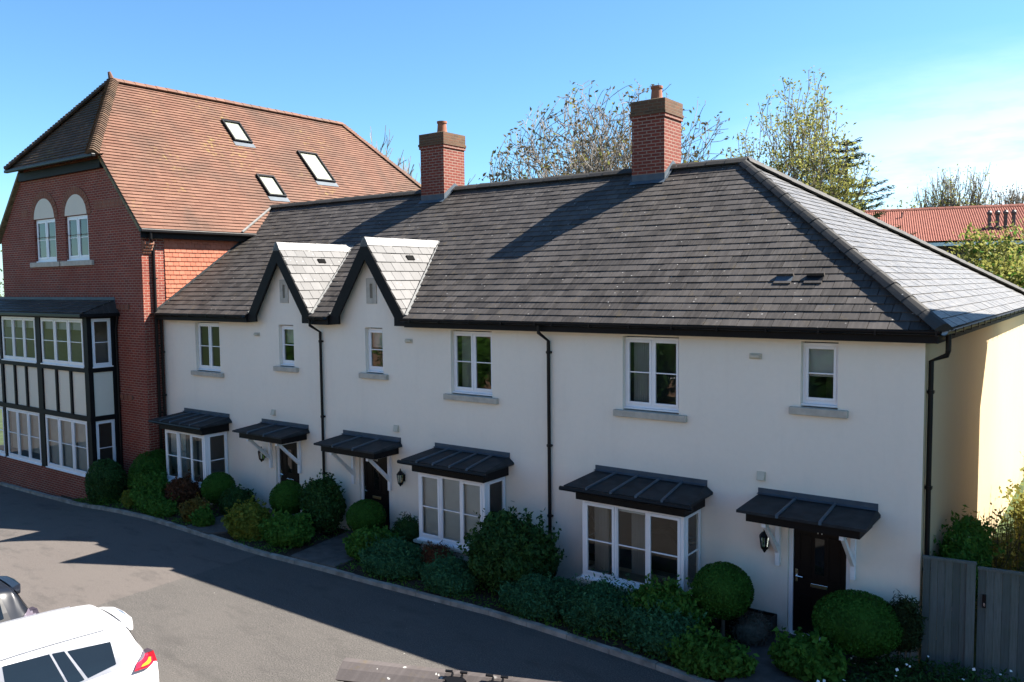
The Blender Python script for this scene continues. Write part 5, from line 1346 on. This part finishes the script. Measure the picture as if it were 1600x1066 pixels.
def tree(name, label, base, seed, trunk, spread=0.65, levels=5, kids=(4, 3, 3, 3, 3), ratio=0.68, rad=0.22, leaf=None, per_tip=3, lsize=0.07, lspread=0.25, up=0.25, bark='bark', stems=1, group=None, gnarl=0.25, minr=0.008, first=0.55, leaf2=None, cat='tree', height=None, radius=None, crown=None, lfrac=1.0):
    o = thing(name, label, cat, base, group); wood = MB(); tips = []; brs = []
    for s in range(stems):
        a = s * 2 * math.pi / max(1, stems) + seed; ln = V3((0.28 * math.cos(a), 0.28 * math.sin(a), 1)) if stems > 1 else V3((0.03, 0.02, 1))
        b = V3(base) + V3((0.25 * math.cos(a), 0.25 * math.sin(a), 0)) * (stems > 1)
        br, tp = grow(seed * 13 + s, b, trunk, spread, levels, kids, ratio, rad, up, ln, gnarl, minr, first); tips += tp
        brs += br
    B_ = V3(base); zm = max(p.z for b in brs for p in b[0]) - B_.z
    rr_ = sorted(math.hypot(p.x - B_.x, p.y - B_.y) for b in brs for p in b[0]); rm = rr_[int(len(rr_) * 0.97)]
    kz = height / zm if height else 1.0; kr = radius / rm if radius else kz
    fx = lambda p: V3((B_.x + (p.x - B_.x) * kr, B_.y + (p.y - B_.y) * kr, B_.z + (p.z - B_.z) * kz))
    if crown:
        zc_, rz_, rx_ = crown; f0_ = fx
        def fx(p):
            q = f0_(p); dx, dy, dz = (q.x - B_.x) / rx_, (q.y - B_.y) / rx_, (q.z - B_.z - zc_) / rz_
            r = math.sqrt(dx * dx + dy * dy + dz * dz)
            if r < 0.72 or (dz < -0.3 and abs(dx) + abs(dy) < 0.7): return q
            k = (0.72 + 0.36 * math.tanh((r - 0.72) / 0.36)) / r
            return V3((B_.x + dx * k * rx_, B_.y + dy * k * rx_, B_.z + zc_ + dz * k * rz_))
    tips = [(fx(a), d) for a, d in tips]
    if True:
        for pts, rs, lev in [([fx(p) for p in a], b, c) for a, b, c in brs]: wood.tube(pts, rs, 7 if lev < 2 else (4 if lev < 4 else 3), cap=False)
    wood.build('trunk', M[bark], o, smooth=True)
    rg = nrng(seed)
    for mt, frac in ((leaf, lfrac), (leaf2, 0.22)):
        if not mt: continue
        sel = [t for t in tips if rg.random() < frac] if (mt == leaf2 or frac < 1) else tips
        P = np.repeat(np.array([tuple(t[0]) for t in sel]), per_tip, axis=0); P = P + rg.normal(size=P.shape) * lspread * np.array((1, 1, 0.8))
        leaf_mesh('crown' if mt == leaf else 'seed_clusters', P, rg.normal(size=P.shape), lsize, rg, M[mt], o, 0.5)
    return o

BT = 'trees behind the houses'
tree('spreading_tree', 'wide half-bare tree with brown seed clusters behind the right-hand chimney', (-18.9, 20.3, 0), 5, 4.6, 0.80, 5, (8, 6, 4, 4, 3), 0.74, 0.24, 'lf_brown', 1, 0.10, 0.10, 0.06, 'bark_pale', 3, BT, 0.24, 0.018, 0.3, 'lf_spring', height=17.0, radius=6.9, crown=(9.4, 5.6, 6.3), lfrac=0.7)
tree('tall_tree', 'tall airy tree in fresh yellow-green leaf rising behind the hipped roof', (-11.5, 21.0, 0), 9, 5.2, 0.78, 5, (6, 5, 4, 3, 3), 0.70, 0.20, 'lf_spring2', 5, 0.072, 0.16, 0.10, 'bark', 2, BT, 0.24, 0.016, 0.3, height=15.4, radius=3.9, crown=(11.4, 3.5, 3.3), lfrac=1.0)
tree('bare_tree', 'pale bare tree seen between the clay roof and the left chimney', (-42.0, 29.6, 0), 12, 6.2, 0.6, 5, (5, 4, 4, 3, 3), 0.70, 0.24, None, bark='bark_pale', stems=3, group=BT, minr=0.034, height=17.4, radius=6.0)
tree('bare_tree', 'bare branching tree on the skyline, tallest above the red roof', (-15.2, 76.0, 0), 21, 7.0, 0.5, 5, (6, 5, 4, 3, 3), 0.68, 0.26, 'lf_spring2', 1, 0.11, 0.3, 0.3, 'bark_pale', 2, BT, minr=0.032, height=16.9, radius=3.2)
tree('bare_tree', 'bare bushy tree on the skyline right above the four brown flues', (-11.4, 77.5, 0), 22, 6.6, 0.5, 5, (6, 5, 4, 3, 3), 0.68, 0.24, 'lf_spring2', 1, 0.11, 0.3, 0.3, 'bark_pale', 2, BT, minr=0.032, height=17.0, radius=3.6)
tree('bare_tree', 'bare tree on the skyline at the far right edge', (-8.6, 79.0, 0), 23, 6.2, 0.55, 5, (6, 5, 4, 3, 3), 0.68, 0.24, 'lf_brown', 1, 0.12, 0.3, 0.3, 'bark_pale', 2, BT, minr=0.032, height=16.4, radius=3.4)
tree('young_tree', 'low pale green tree on the skyline, just right of the conifer', (-20.3, 71.5, 0), 24, 5.4, 0.55, 5, (6, 5, 4, 3, 3), 0.68, 0.2, 'lf_spring2', 5, 0.14, 0.35, 0.25, 'bark_pale', 2, BT, minr=0.028, height=15.6, radius=4.6)
tree('garden_tree', 'bushy yellow-green tree in front of the red-roofed building', (-3.55, 20.6, 0), 31, 3.3, 0.7, 4, (7, 5, 4, 4), 0.66, 0.13, 'lf_spring2', 30, 0.085, 0.28, 0.2, 'bark', 3, BT, 0.3, 0.01, 0.25, 'lf_mid', height=7.9, radius=2.2)
tree('far_tree', 'pale tree glimpsed at the far left edge behind the brick house', (-54.0, 9.5, -0.9), 41, 5.6, 0.6, 4, (5, 4, 3, 3), 0.7, 0.22, 'lf_spring', 8, 0.14, 0.4, 0.2, 'bark', 1, BT, minr=0.02, height=14.0, radius=4.0)

# dark conifer behind the tall tree
cf = thing('conifer', 'dark conifer with drooping sprays behind the tall yellow-green tree', 'conifer', (-11.0, 27.6, 0), BT)
rg = random.Random(3); mb = MB(); P = []; Q = []; rng2 = nrng(3)
bx, by = -11.0, 27.6
mb.tube([(bx, by, 0), (bx, by, 7), (bx, by, 12.7)], [0.3, 0.2, 0.03], 8)
z = 3.0
while z < 12.6:
    k = 7 if z < 10 else 5
    for j in range(k):
        a = rg.uniform(0, 6.28); ln = (0.35 + (13.2 - z) * 0.52) * rg.uniform(0.65, 1.15)
        dx, dy = math.cos(a), math.sin(a); pts = []
        for i in range(6):
            t = i / 5; pts.append((bx + dx * ln * t, by + dy * ln * t, z - 0.25 * ln * t + 0.35 * ln * t * t))
        mb.tube(pts, [0.03, 0.025, 0.02, 0.016, 0.012, 0.008], 4, cap=False)
        m_ = int(60 * ln)
        for _ in range(m_):
            t = rg.uniform(0.15, 1.0); s = rg.gauss(0, 0.16) * (1.15 - t * 0.6)
            P.append((bx + dx * ln * t - dy * s, by + dy * ln * t + dx * s, z - 0.25 * ln * t + 0.35 * ln * t * t + rg.gauss(-0.02, 0.05))); Q.append((rg.gauss(0, .3), rg.gauss(0, .3), 1))
    z += 0.33
mb.build('trunk', M['bark'], cf)
leaf_mesh('crown', np.array(P), np.array(Q), 0.13, rng2, M['lf_conif'], cf, 0.22)
shrub('golden_conifer', 'yellow-green conifer top beside the dark conifer, over the hip of the roof', 'conifer', -12.0, 25.6, (1.1, 1.1, 3.6), 8000, 0.075, 'lf_gcon', 61, 7.0, 0.14, 1.0, -0.9, 0.3, 120, (0.6, 1.08), BT)

# garden plants behind the fence
gp = thing('garden_shrub', 'tall sunlit leafy shoots above the fence by the yellow wall', 'shrub', (-1.7, 4.3, 0))
mb = MB(); P = []; rg = random.Random(14)
for s in range(80):
    b = V3((-1.75 + rg.gauss(0, 0.42), 3.9 + rg.gauss(0, 0.75), 0)); h = rg.uniform(0.95, 1.95); pts = [b]
    d = V3((rg.gauss(0, 0.10), rg.gauss(0, 0.10), 1))
    for i in range(7): pts.append(pts[-1] + d * h / 7 + V3((rg.gauss(0, 0.025), rg.gauss(0, 0.025), 0)))
    mb.tube(pts, [0.008] * 7 + [0.004], 4, cap=False)
    for i in range(44):
        t = rg.uniform(0.2, 1.0); q = pts[min(6, int(t * 7))].lerp(pts[min(7, int(t * 7) + 1)], 0.5); P.append((q.x + rg.gauss(0, 0.085), q.y + rg.gauss(0, 0.085), q.z + rg.gauss(0, 0.06)))
mb.build('stem', M['bark'], gp)
P = np.array(P); P = P[P[:, 0] > -2.45]
leaf_mesh('foliage', P, rng2.normal(size=P.shape) + np.array((0, 0, 0.4)), 0.042, rng2, M['lf_spring'], gp, 0.55)
shrub('wall_shrub', 'shaded dark leafy shrub against the end wall just behind the fence', 'shrub', -2.1, 1.7, (0.36, 1.1, 0.72), 4200, 0.045, 'lf_mid', 63, 1.25, 0.2, 1.0, -0.9, 0.5, 60)

shrub('hedge_bush', 'bright leafy bush further back along the sunlit yellow wall', 'bush', -1.35, 8.6, (0.62, 1.9, 0.70), 5000, 0.06, 'lf_spring2', 65, 0.55, 0.2, 1.0, -0.9, 0.55, 160)
# ------------------------------------------------------------------ red-roofed building
RB = thing('red_roofed_building', 'long low building with bright red pantile roof on the skyline at right', 'building', (-5, 50, 0))
A0, A1 = V3((-22.0, 50.2, 11.05)), V3((10.0, 57.8, 11.05))      # ridge
e = (A1 - A0).normalized(); dn = V3((e.y, -e.x, 0)); drop = 2.55
B0, B1 = A0 + dn * 7.0 - V3((0, 0, drop)), A1 + dn * 7.0 - V3((0, 0, drop))
mb = MB(); nrow = 26; ncol = 230
up_ = (A0 - B0); nn = e.cross(up_).normalized()
for r_ in range(nrow):
    for c_ in range(ncol):
        p0 = B0 + up_ * (r_ / nrow) + e * (c_ * (A1 - A0).length / ncol); w = e * ((A1 - A0).length / ncol); s = up_ / nrow; tone = rnd.random()
        h0 = nn * 0.05
        mb.poly([p0 + h0, p0 + w * 0.5 + nn * 0.075, p0 + w * 0.5 + s + nn * 0.09, p0 + s + nn * 0.01], tone)
        mb.poly([p0 + w * 0.5 + nn * 0.075, p0 + w + h0, p0 + w + s + nn * 0.01, p0 + w * 0.5 + s + nn * 0.09], tone)
mb.poly([A0, A1, A1 - dn * 7 - V3((0, 0, drop)), A0 - dn * 7 - V3((0, 0, drop))], .5)
rr = mb.build('roof', M['pantile'], RB)
mb = MB(); ridge_caps(mb, A0 + V3((0, 0, .02)), A1 + V3((0, 0, .02)), 0.2, 0.16, 0.5); mb.build('ridge_tile', M['pantile'], rr)
mb = MB(); q0, q1 = B0 - dn * 0.6, B1 - dn * 0.6
mb.poly([(q0.x, q0.y, 0), (q1.x, q1.y, 0), (q1.x, q1.y, B1.z - .1), (q0.x, q0.y, B0.z - .1)]); r0, r1 = A0 - dn * 6.4, A1 - dn * 6.4
mb.poly([(r1.x, r1.y, 0), (r0.x, r0.y, 0), (r0.x, r0.y, B0.z - .1), (r1.x, r1.y, B0.z - .1)])
for a, b, t in ((q0, r0, A0), (r1, q1, A1)): mb.poly([(b.x, b.y, 0), (a.x, a.y, 0), (a.x, a.y, B0.z - .1), (t.x, t.y, t.z - .15), (b.x, b.y, B0.z - .1)])
mb.build('wall', M['umber'], RB)
mb = MB(); mb.obox(B0 - dn * .1 - V3((0, 0, .28)), e * (B1 - B0).length, dn * 0.05, V3((0, 0, .22))); mb.build('fascia_board', M['whitep'], RB)
for k in range(9):
    u = 3.0 + k * 3.2; mb = MB(); p = B0 - dn * 0.6 + e * u; p.z = 0
    mb.obox(p + V3((0, 0, 5.9)), e * 1.6, dn * 0.06, V3((0, 0, 1.5))); w_ = mb.build('window', M['white'], RB)
    mb = MB(); mb.obox(p + e * .08 + dn * .061 + V3((0, 0, 5.98)), e * .68, dn * 0.01, V3((0, 0, 1.34))); mb.obox(p + e * .84 + dn * .061 + V3((0, 0, 5.98)), e * .68, dn * 0.01, V3((0, 0, 1.34))); mb.build('pane', M['glass'], w_)
for k in range(4):
    c = B0 + e * (13.72 + 0.46 * k) + up_ * 0.36 + nn * 0.02; mb = MB()
    mb.lathe(c, [(0.17, -0.1), (0.17, 0.05), (0.115, 0.08), (0.115, 0.78), (0.16, 0.84), (0.16, 0.98), (0.10, 1.04), (0.06, 1.12)], 12)
    mb.build('flue', M['flue'], RB)
for u, v in ((8.6, 0.75), (21.2, 0.93)):
    p = B0 + e * u + up_ * v; mb = MB(); mb.lathe(p, [(0.08, 0), (0.06, 0.1), (0.06, 0.35), (0.09, 0.37), (0.09, 0.42)], 8); mb.build('roof_vent', M['flue'], RB)

# ------------------------------------------------------------------ unseen neighbouring house, added and shaped to shade the end wall
NB = thing('shading_house', 'unseen pale house next to number 11, added to shade its end wall', 'house', (4, 4, 0))
mb = MB(); nx0, nx1, ny0, ny1, nz = -0.30, 9.0, 0.8, 8.45, 7.75; apx = 2.9; ap = 8.75
wall(mb, (nx0, ny0, 0), (1, 0, 0), nx1 - nx0, -0.2, nz, [(1.2, 2.4, 4.2, 5.5), (5.5, 6.7, 4.2, 5.5), (5.2, 7.2, 0.8, 2.1), (2.3, 3.3, 0.1, 2.2)], 0.12)
mb.poly([(nx1, ny0, -.2), (nx1, ny1, -.2), (nx1, ny1, nz), (nx1, apx, ap), (nx1, ny0, nz)], .5)
mb.poly([(nx0, ny1, -.2), (nx0, ny0, -.2), (nx0, ny0, nz), (nx0, apx, ap), (nx0, ny1, nz)], .5)
mb.poly([(nx1, ny1, -.2), (nx0, ny1, -.2), (nx0, ny1, nz), (nx1, ny1, nz)], .5)
mb.build('wall', M['render'], NB)
mb = MB()
for s, (yy, ) in ((-1, (ny0,)), (1, (ny1,))):
    y_out = yy + s * 0.7; a = V3((nx0 - 0.15, y_out, nz + 0.05)); b = V3((nx0 - 0.15, apx, ap + 0.25)); mb.prism([a, b, b + V3((0, 0, .12)), a + V3((0, 0, .12))], (nx1 - nx0 + 0.3, 0, 0))
mb.build('roof', M['slate'], NB)
for a, b, c, d, n in ((1.2, 2.4, 4.2, 5.5, 2), (5.5, 6.7, 4.2, 5.5, 2), (5.2, 7.2, .8, 2.1, 3)):
    window(NB, (nx0, ny0, 0), (1, 0, 0), a, b, c, d, n, 'window', -0.05)
    mb = MB(); mb.poly([(nx0 + a, ny0 + .5, c), (nx0 + b, ny0 + .5, c), (nx0 + b, ny0 + .5, d), (nx0 + a, ny0 + .5, d)]); mb.build('curtain', M['curtain'], NB)
mb = MB(); mb.box(nx0 + 2.3, nx0 + 3.3, ny0 + .08, ny0 + .12, .1, 2.2); mb.build('door', M['door'], NB)

# ------------------------------------------------------------------ garage roof at the bottom of the picture
GA = thing('garage', 'low garage whose mossy grey roof, spotted with bird lime, cuts into the bottom edge', 'garage', (-3.6, -9.6, 0))
g0, g1 = V3((-5.21, -9.323, 2.90)), V3((-1.0, -7.62, 2.90)); e = (g1 - g0).normalized(); dn = V3((e.y, -e.x, 0)); gl_ = (g1 - g0).length
mb = MB()
for s, sl_ in ((1, 0.52), (-1, 0.52)):
    d_ = dn * s; wd_ = 2.4
    rows = 5
    for r_ in range(rows):
        k = 0; u = -(0.3 if r_ % 2 else 0.0)
        while u < gl_:
            u0, u1 = max(0, u), min(gl_, u + 0.6 - 0.008); u += 0.6
            if u1 <= u0: continue
            t0, t1 = wd_ * r_ / rows, wd_ * (r_ + 1) / rows + 0.03
            f = lambda uu, tt, h: g0 + e * uu + d_ * tt + V3((0, 0, -sl_ * tt + h))
            q = [f(u0, t0, 0.0), f(u1, t0, 0.0), f(u1, t1, 0.022), f(u0, t1, 0.022)]; tone = rnd.random()
            mb.poly(q if s < 0 else q[::-1], tone)
            w2 = [f(u0, t1, 0.022), f(u1, t1, 0.022), f(u1, t1, -0.01), f(u0, t1, -0.01)]; mb.poly(w2 if s < 0 else w2[::-1], tone)
gr = mb.build('roof', M['purple'], GA)
mb = MB(); ridge_caps(mb, g0 - e * 0.03 + V3((0, 0, 0.0)), g1, 0.17, 0.09, 0.9, taper=0.006); mb.build('ridge_tile', M['purple'], gr)
mb = MB()
for s in (1, -1):
    pass
a0 = g0 + dn * 2.3; a1 = g1 + dn * 2.3; b0 = g0 - dn * 2.3; b1 = g1 - dn * 2.3; ze = 2.90 - 2.4 * .52 + .02
ins = e * 0.15
for p, q in ((a0 + ins, a1), (b1, b0 + ins)): mb.poly([(p.x, p.y, 0), (q.x, q.y, 0), (q.x, q.y, ze), (p.x, p.y, ze)])
for p, q, t in ((b0 + ins, a0 + ins, g0 + ins), (a1, b1, g1)): mb.poly([(p.x, p.y, 0), (q.x, q.y, 0), (q.x, q.y, ze), (t.x, t.y, 2.83), (p.x, p.y, ze)])
mb.build('wall', M['brick'], GA)
for u in (0.98, 1.32):
    mb = MB(); p = g0 + e * u + dn * 0.10 + V3((0, 0, 0.065)); fd = (dn - V3((0, 0, .52))).normalized(); nn = e.cross(fd); nn = nn if nn.z > 0 else -nn
    A = lambda x, y, h=0: p + e * x * 1.25 + fd * y * 1.25 + nn * h
    mb.prism([A(*q) for q in [(-.075, .0), (-.045, -.02), (.045, -.02), (.075, .0), (.05, .02), (.05, .055), (0.02, .04), (0, .06), (-.02, .04), (-.05, .055), (-.05, .02)]], nn * 0.025)
    mb.obox(A(-.08, -.06, .02), e * .06, fd * .016, nn * .014); mb.obox(A(.02, -.06, .02), e * .06, fd * .016, nn * .014); mb.obox(A(-.035, -.05), e * .012, fd * .04, nn * .028); mb.obox(A(.03, -.05), e * .012, fd * .04, nn * .028)
    mb.build('ridge_clip', M['blackp'], gr)
    mb = MB(); mb.prism([A(-.02, .06, -.004), A(.02, .06, -.004), A(.012, .13, -.004), A(-.016, .11, -.004)], nn * 0.008); mb.build('rust_stain', M['rust'], gr)

# ------------------------------------------------------------------ cars
def lerp_tab(tab, l):
    for (a, va), (b, vb) in zip(tab, tab[1:]):
        if l <= b:
            t = (l - a) / (b - a); t = max(0, t); t = t * t * (3 - 2 * t) if False else t; return va + (vb - va) * t
    return tab[-1][1]

def car(label, loc, rot, paint, sc=(1, 1, 1), group='parked cars', trim='cartrim', lamps=('lampred', 'lamporange')):
    """five-door car lofted from sections; x across, y from the tail (0) to the nose (-4.5)"""
    o = thing('parked_car', label, 'car', loc, group, rot)
    X, Y, Z = sc
    ROOF = [(0.0, 0.96), (0.10, 1.04), (0.24, 1.30), (0.34, 1.52), (0.41, 1.60), (0.58, 1.63), (1.0, 1.65), (1.6, 1.665), (2.2, 1.65), (2.6, 1.60), (2.9, 1.48), (3.2, 1.30), (3.5, 1.12), (3.9, 1.05), (4.25, 0.95), (4.45, 0.82), (4.57, 0.62)]
    HW = [(0.0, 0.74), (0.06, 0.82), (0.2, 0.885), (0.6, 0.915), (2.0, 0.92), (3.4, 0.90), (4.1, 0.84), (4.4, 0.72), (4.57, 0.55)]
    RW = [(0.0, 0.74), (0.24, 0.66), (0.5, 0.60), (1.0, 0.62), (2.2, 0.645), (2.8, 0.64), (3.3, 0.68), (3.6, 0.74), (4.2, 0.70), (4.57, 0.5)]
    BELT = [(0.0, 0.90), (0.3, 1.10), (1.0, 1.07), (2.0, 1.02), (3.0, 0.99), (3.6, 0.97), (4.2, 0.86), (4.57, 0.58)]
    def prof(l):
        rz, hw, rw, bz = lerp_tab(ROOF, l), lerp_tab(HW, l), lerp_tab(RW, l), lerp_tab(BELT, l)
        bz = min(bz, rz - 0.03); rw = min(rw, hw - 0.02); re = rz - min(0.075, (rz - bz) * 0.4)
        p = [(hw * 0.90, 0.28), (hw * 0.97, 0.36), (hw * 0.995, 0.55), (hw, 0.75), (hw * 0.985, bz - 0.05), (hw * 0.955, bz)]
        for t in (0.33, 0.66, 1.0):
            w = (hw * 0.955) + (rw + 0.03 - hw * 0.955) * (t ** 1.12); p.append((w, bz + (re - bz) * t))
        p += [(rw * 0.90, re + (rz - re) * 0.55), (rw * 0.6, re + (rz - re) * 0.88), (0.0, rz)]
        return p
    def side(l, z):
        p = prof(l)[3:9]
        for (w0, z0), (w1, z1) in zip(p, p[1:]):
            if z <= z1: t = (z - z0) / max(1e-6, z1 - z0); return w0 + (w1 - w0) * max(0, t)
        return p[-1][0]
    ls = sorted(set([0, .03, .1, .17, .24, .29, .34, .38, .41, .44, .51, .58, .8, 1.0, 1.3, 1.6, 1.9, 2.2, 2.4, 2.6, 2.75, 2.9, 3.05, 3.2, 3.35, 3.5, 3.7, 3.9, 4.1, 4.25, 4.38, 4.45, 4.52, 4.57]))
    mb = MB(); rings = []
    for l in ls:
        p = prof(l); rings.append([(w * X, -l * Y, z * Z) for w, z in p] + [(-w * X, -l * Y, z * Z) for w, z in p[-2::-1]])
    n = len(rings[0])
    for a, b in zip(rings, rings[1:]):
        for k in range(n - 1): mb.poly([a[k], a[k + 1], b[k + 1], b[k]], .5)
        mb.poly([a[n - 1], a[0], b[0], b[n - 1]], .5)
    mb.poly(rings[0][::-1], .5); mb.poly(rings[-1], .5)
    body = mb.build('body', M[paint], o, smooth=True, local=True)
    wl = body.modifiers.new('weld', 'WELD'); wl.merge_threshold = 0.001
    sb = body.modifiers.new('smooth', 'SUBSURF'); sb.levels = 2; sb.render_levels = 2
    def patch(name, pts, mat, off, parent, s=1, nu=8):
        """window-like patch: pts = corners (l,z) going round; draped on the side"""
        mb = MB(); g = []
        (a, b, c, d) = pts
        for j in range(nu + 1):
            row = []
            for i in range(nu + 1):
                u, v = i / nu, j / nu
                l = (a[0] * (1 - u) + b[0] * u) * (1 - v) + (d[0] * (1 - u) + c[0] * u) * v; z = (a[1] * (1 - u) + b[1] * u) * (1 - v) + (d[1] * (1 - u) + c[1] * u) * v
                row.append((s * (side(l, z) + off) * X, -l * Y, z * Z))
            g.append(row)
        for j in range(nu):
            for i in range(nu):
                q = [g[j][i], g[j][i + 1], g[j + 1][i + 1], g[j + 1][i]]; mb.poly(q[::-1] if s > 0 else q, .5)
        ob = mb.build(name, M[mat], parent, smooth=True, local=True)
        return ob
    for s in (1, -1):
        patch('window_trim', [(0.52, 1.10), (2.96, 1.01), (2.52, 1.565), (0.60, 1.50)], trim, 0.004, body, s, 14)
        patch('side_window', [(0.62, 1.17), (0.98, 1.12), (1.16, 1.49), (0.63, 1.44)], 'carglass', 0.012, body, s)
        patch('side_window', [(1.03, 1.115), (1.20, 1.10), (1.34, 1.515), (1.20, 1.50)], 'carglass', 0.012, body, s)
        patch('side_window', [(1.235, 1.095), (1.90, 1.055), (1.90, 1.545), (1.375, 1.52)], 'carglass', 0.012, body, s)
        patch('side_window', [(2.02, 1.05), (2.86, 1.02), (2.46, 1.535), (2.02, 1.55)], 'carglass', 0.012, body, s)
        tl = patch('tail_light', [(0.05, 1.00), (0.42, 1.02), (0.36, 1.11), (0.09, 1.16)], lamps[0], 0.035, body, s)
        patch('indicator', [(0.12, 1.035), (0.33, 1.05), (0.30, 1.075), (0.13, 1.085)], lamps[1], 0.045, tl, s)
        patch('lens_top', [(0.09, 1.16), (0.36, 1.11), (0.30, 1.16), (0.16, 1.21)], 'lampsmoke', 0.04, tl, s)
        mb = MB(); mb.tube([(s * (lerp_tab(RW, l) - 0.0) * X, -l * Y, (lerp_tab(ROOF, l) - 0.052) * Z) for l in (0.66, 0.9, 1.3, 1.7, 2.1, 2.45)], 0.008, 6); mb.build('roof_seam', M['cartrim'], body, local=True)
        mb = MB(); mb.obox((s * 0.90 * X - (0.0 if s > 0 else 0.2), -2.78 * Y, 1.06 * Z), (0.2, 0, 0), (0, -0.1, 0), (0, 0, 0.13)); mb.build('wing_mirror', M['carblack'], body, bevel=0.03, local=True)
        mb = MB(); zr, zb = 1.42, 1.06
    # rear screen and spoiler
    mb = MB(); n_ = 8
    def rear(l, w): return (w * X, -l * Y + 0.012, lerp_tab(ROOF, l) * Z - 0.03 + 0.018)
    for i in range(n_):
        for j in range(6):
            q = []
            for (ii, jj) in ((i, j), (i + 1, j), (i + 1, j + 1), (i, j + 1)):
                l = 0.15 + 0.20 * jj / 6; w = (ii / n_ - 0.5) * 2 * (0.64 - 0.10 * jj / 6)
                q.append((w * X, (-l + 0.02) * Y, (lerp_tab(ROOF, l) - 0.055 * abs(w / 0.6) ** 2) * Z + 0.012))
            mb.poly(q, .5)
    mb.build('rear_window', M['carglass'], body, smooth=True, local=True)
    mb = MB(); prs = [(-0.44, 0.62), (-0.52, 0.45), (-0.51, 0.24), (-0.3, 0.165), (0, 0.15), (0.3, 0.165), (0.51, 0.24), (0.52, 0.45), (0.44, 0.62)]
    top = [(w * X, -l * Y, (1.565 - 0.075 * abs(w / 0.56) ** 3 + (l - 0.42) * 0.12) * Z) for w, l in prs]; mb.prism(top, (0, 0, -0.075)); mb.build('spoiler', M[paint], body, bevel=0.02, local=True)
    for s in (1, -1):
        for l in (0.86, 3.62):
            cx, cy, cz, r_ = s * 0.80 * X, -l * Y, 0.34, 0.34
            mb = MB(); mb.tube([(cx - 0.11, cy, cz), (cx - 0.10, cy, cz), (cx + 0.10, cy, cz), (cx + 0.11, cy, cz)], [r_ - 0.03, r_, r_, r_ - 0.03], 28); w_ = mb.build('wheel', M['rubber'], o, local=True)
            mb = MB(); xo_ = cx + s * 0.112
            mb.tube([(xo_, cy, cz), (xo_ + s * 0.012, cy, cz)], [0.23, 0.22], 24); mb.build('rim', M['alloy'], w_, local=True)
    mb = MB(); mb.box(-0.8 * X, 0.8 * X, -0.03 * Y - 0.02, 0.012, 0.34, 0.52); mb.build('bumper', M['carblack'], o, bevel=0.02, local=True)
    return o
car('white car with red tail light parked at the bottom left corner', (-11.44, -7.78, 0), R(-6), 'carwhite')
car('dark blue car just beyond the white car, cut by the left edge', (-14.66, -7.90, 0), R(-4), 'carblue', (0.97, 0.95, 0.90), trim='carblack', lamps=('lampsmoke', 'lampsmoke'))

# ------------------------------------------------------------------ unseen trees and house across the road, added for reflections and bounce light
OT = 'unseen trees added across the road'
rg_ = nrng(90)
for i, (x, y, h, mt, lab) in enumerate([(-42, -20, 3.0, 'lf_mid', 'unseen green tree added for reflections in the leftmost upstairs windows of the brick house'), (-32, -22, 2.6, 'lf_mid', 'unseen green tree added for reflections in the upstairs windows beside the brick house'),
                                       (-21, -23, 3.0, 'lf_dark', 'unseen dark green tree added for reflections in the upstairs window of number 12'), (-11, -23, 2.8, 'lf_dark', 'unseen dark green tree added for reflections in the upstairs window of number 11')]):
    shrub('reflection_tree', lab, 'tree', x, y, (3.6, 2.4, h), 5200, 0.14, mt, 91 + i, h * 0.98, 0.25, 1.0, -0.95, 0.5, 120, (0.7, 1.06), OT, stem=0.16)

OH = thing('bounce_villa', 'long unseen brick house across the road, added for bounce light and window reflections', 'house', (-22, -31, 0))  # unseen house added to throw warm light on the terrace front
mb = MB(); mb.box(-48, 6, -35, -27, -1.3, 7.5); mb.build('wall', M['tile_wall'], OH)
mb = MB(); mb.prism([(-48.3, -26.6, 7.4), (-48.3, -35.4, 7.4), (-48.3, -31, 10.6)], (54.6, 0, 0)); mb.build('roof', M['clay'], OH)
for k in range(12):
    for z in (0.9, 3.9):
        xx = -45.5 + k * 4.2
        mb = MB(); mb.box(xx, xx + 1.4, -26.99, -26.94, z, z + 1.3); w_ = mb.build('window', M['white'], OH)
        mb = MB(); mb.box(xx + .07, xx + .67, -26.935, -26.93, z + .07, z + 1.23); mb.box(xx + .73, xx + 1.33, -26.935, -26.93, z + .07, z + 1.23); mb.build('pane', M['carglass'], w_)
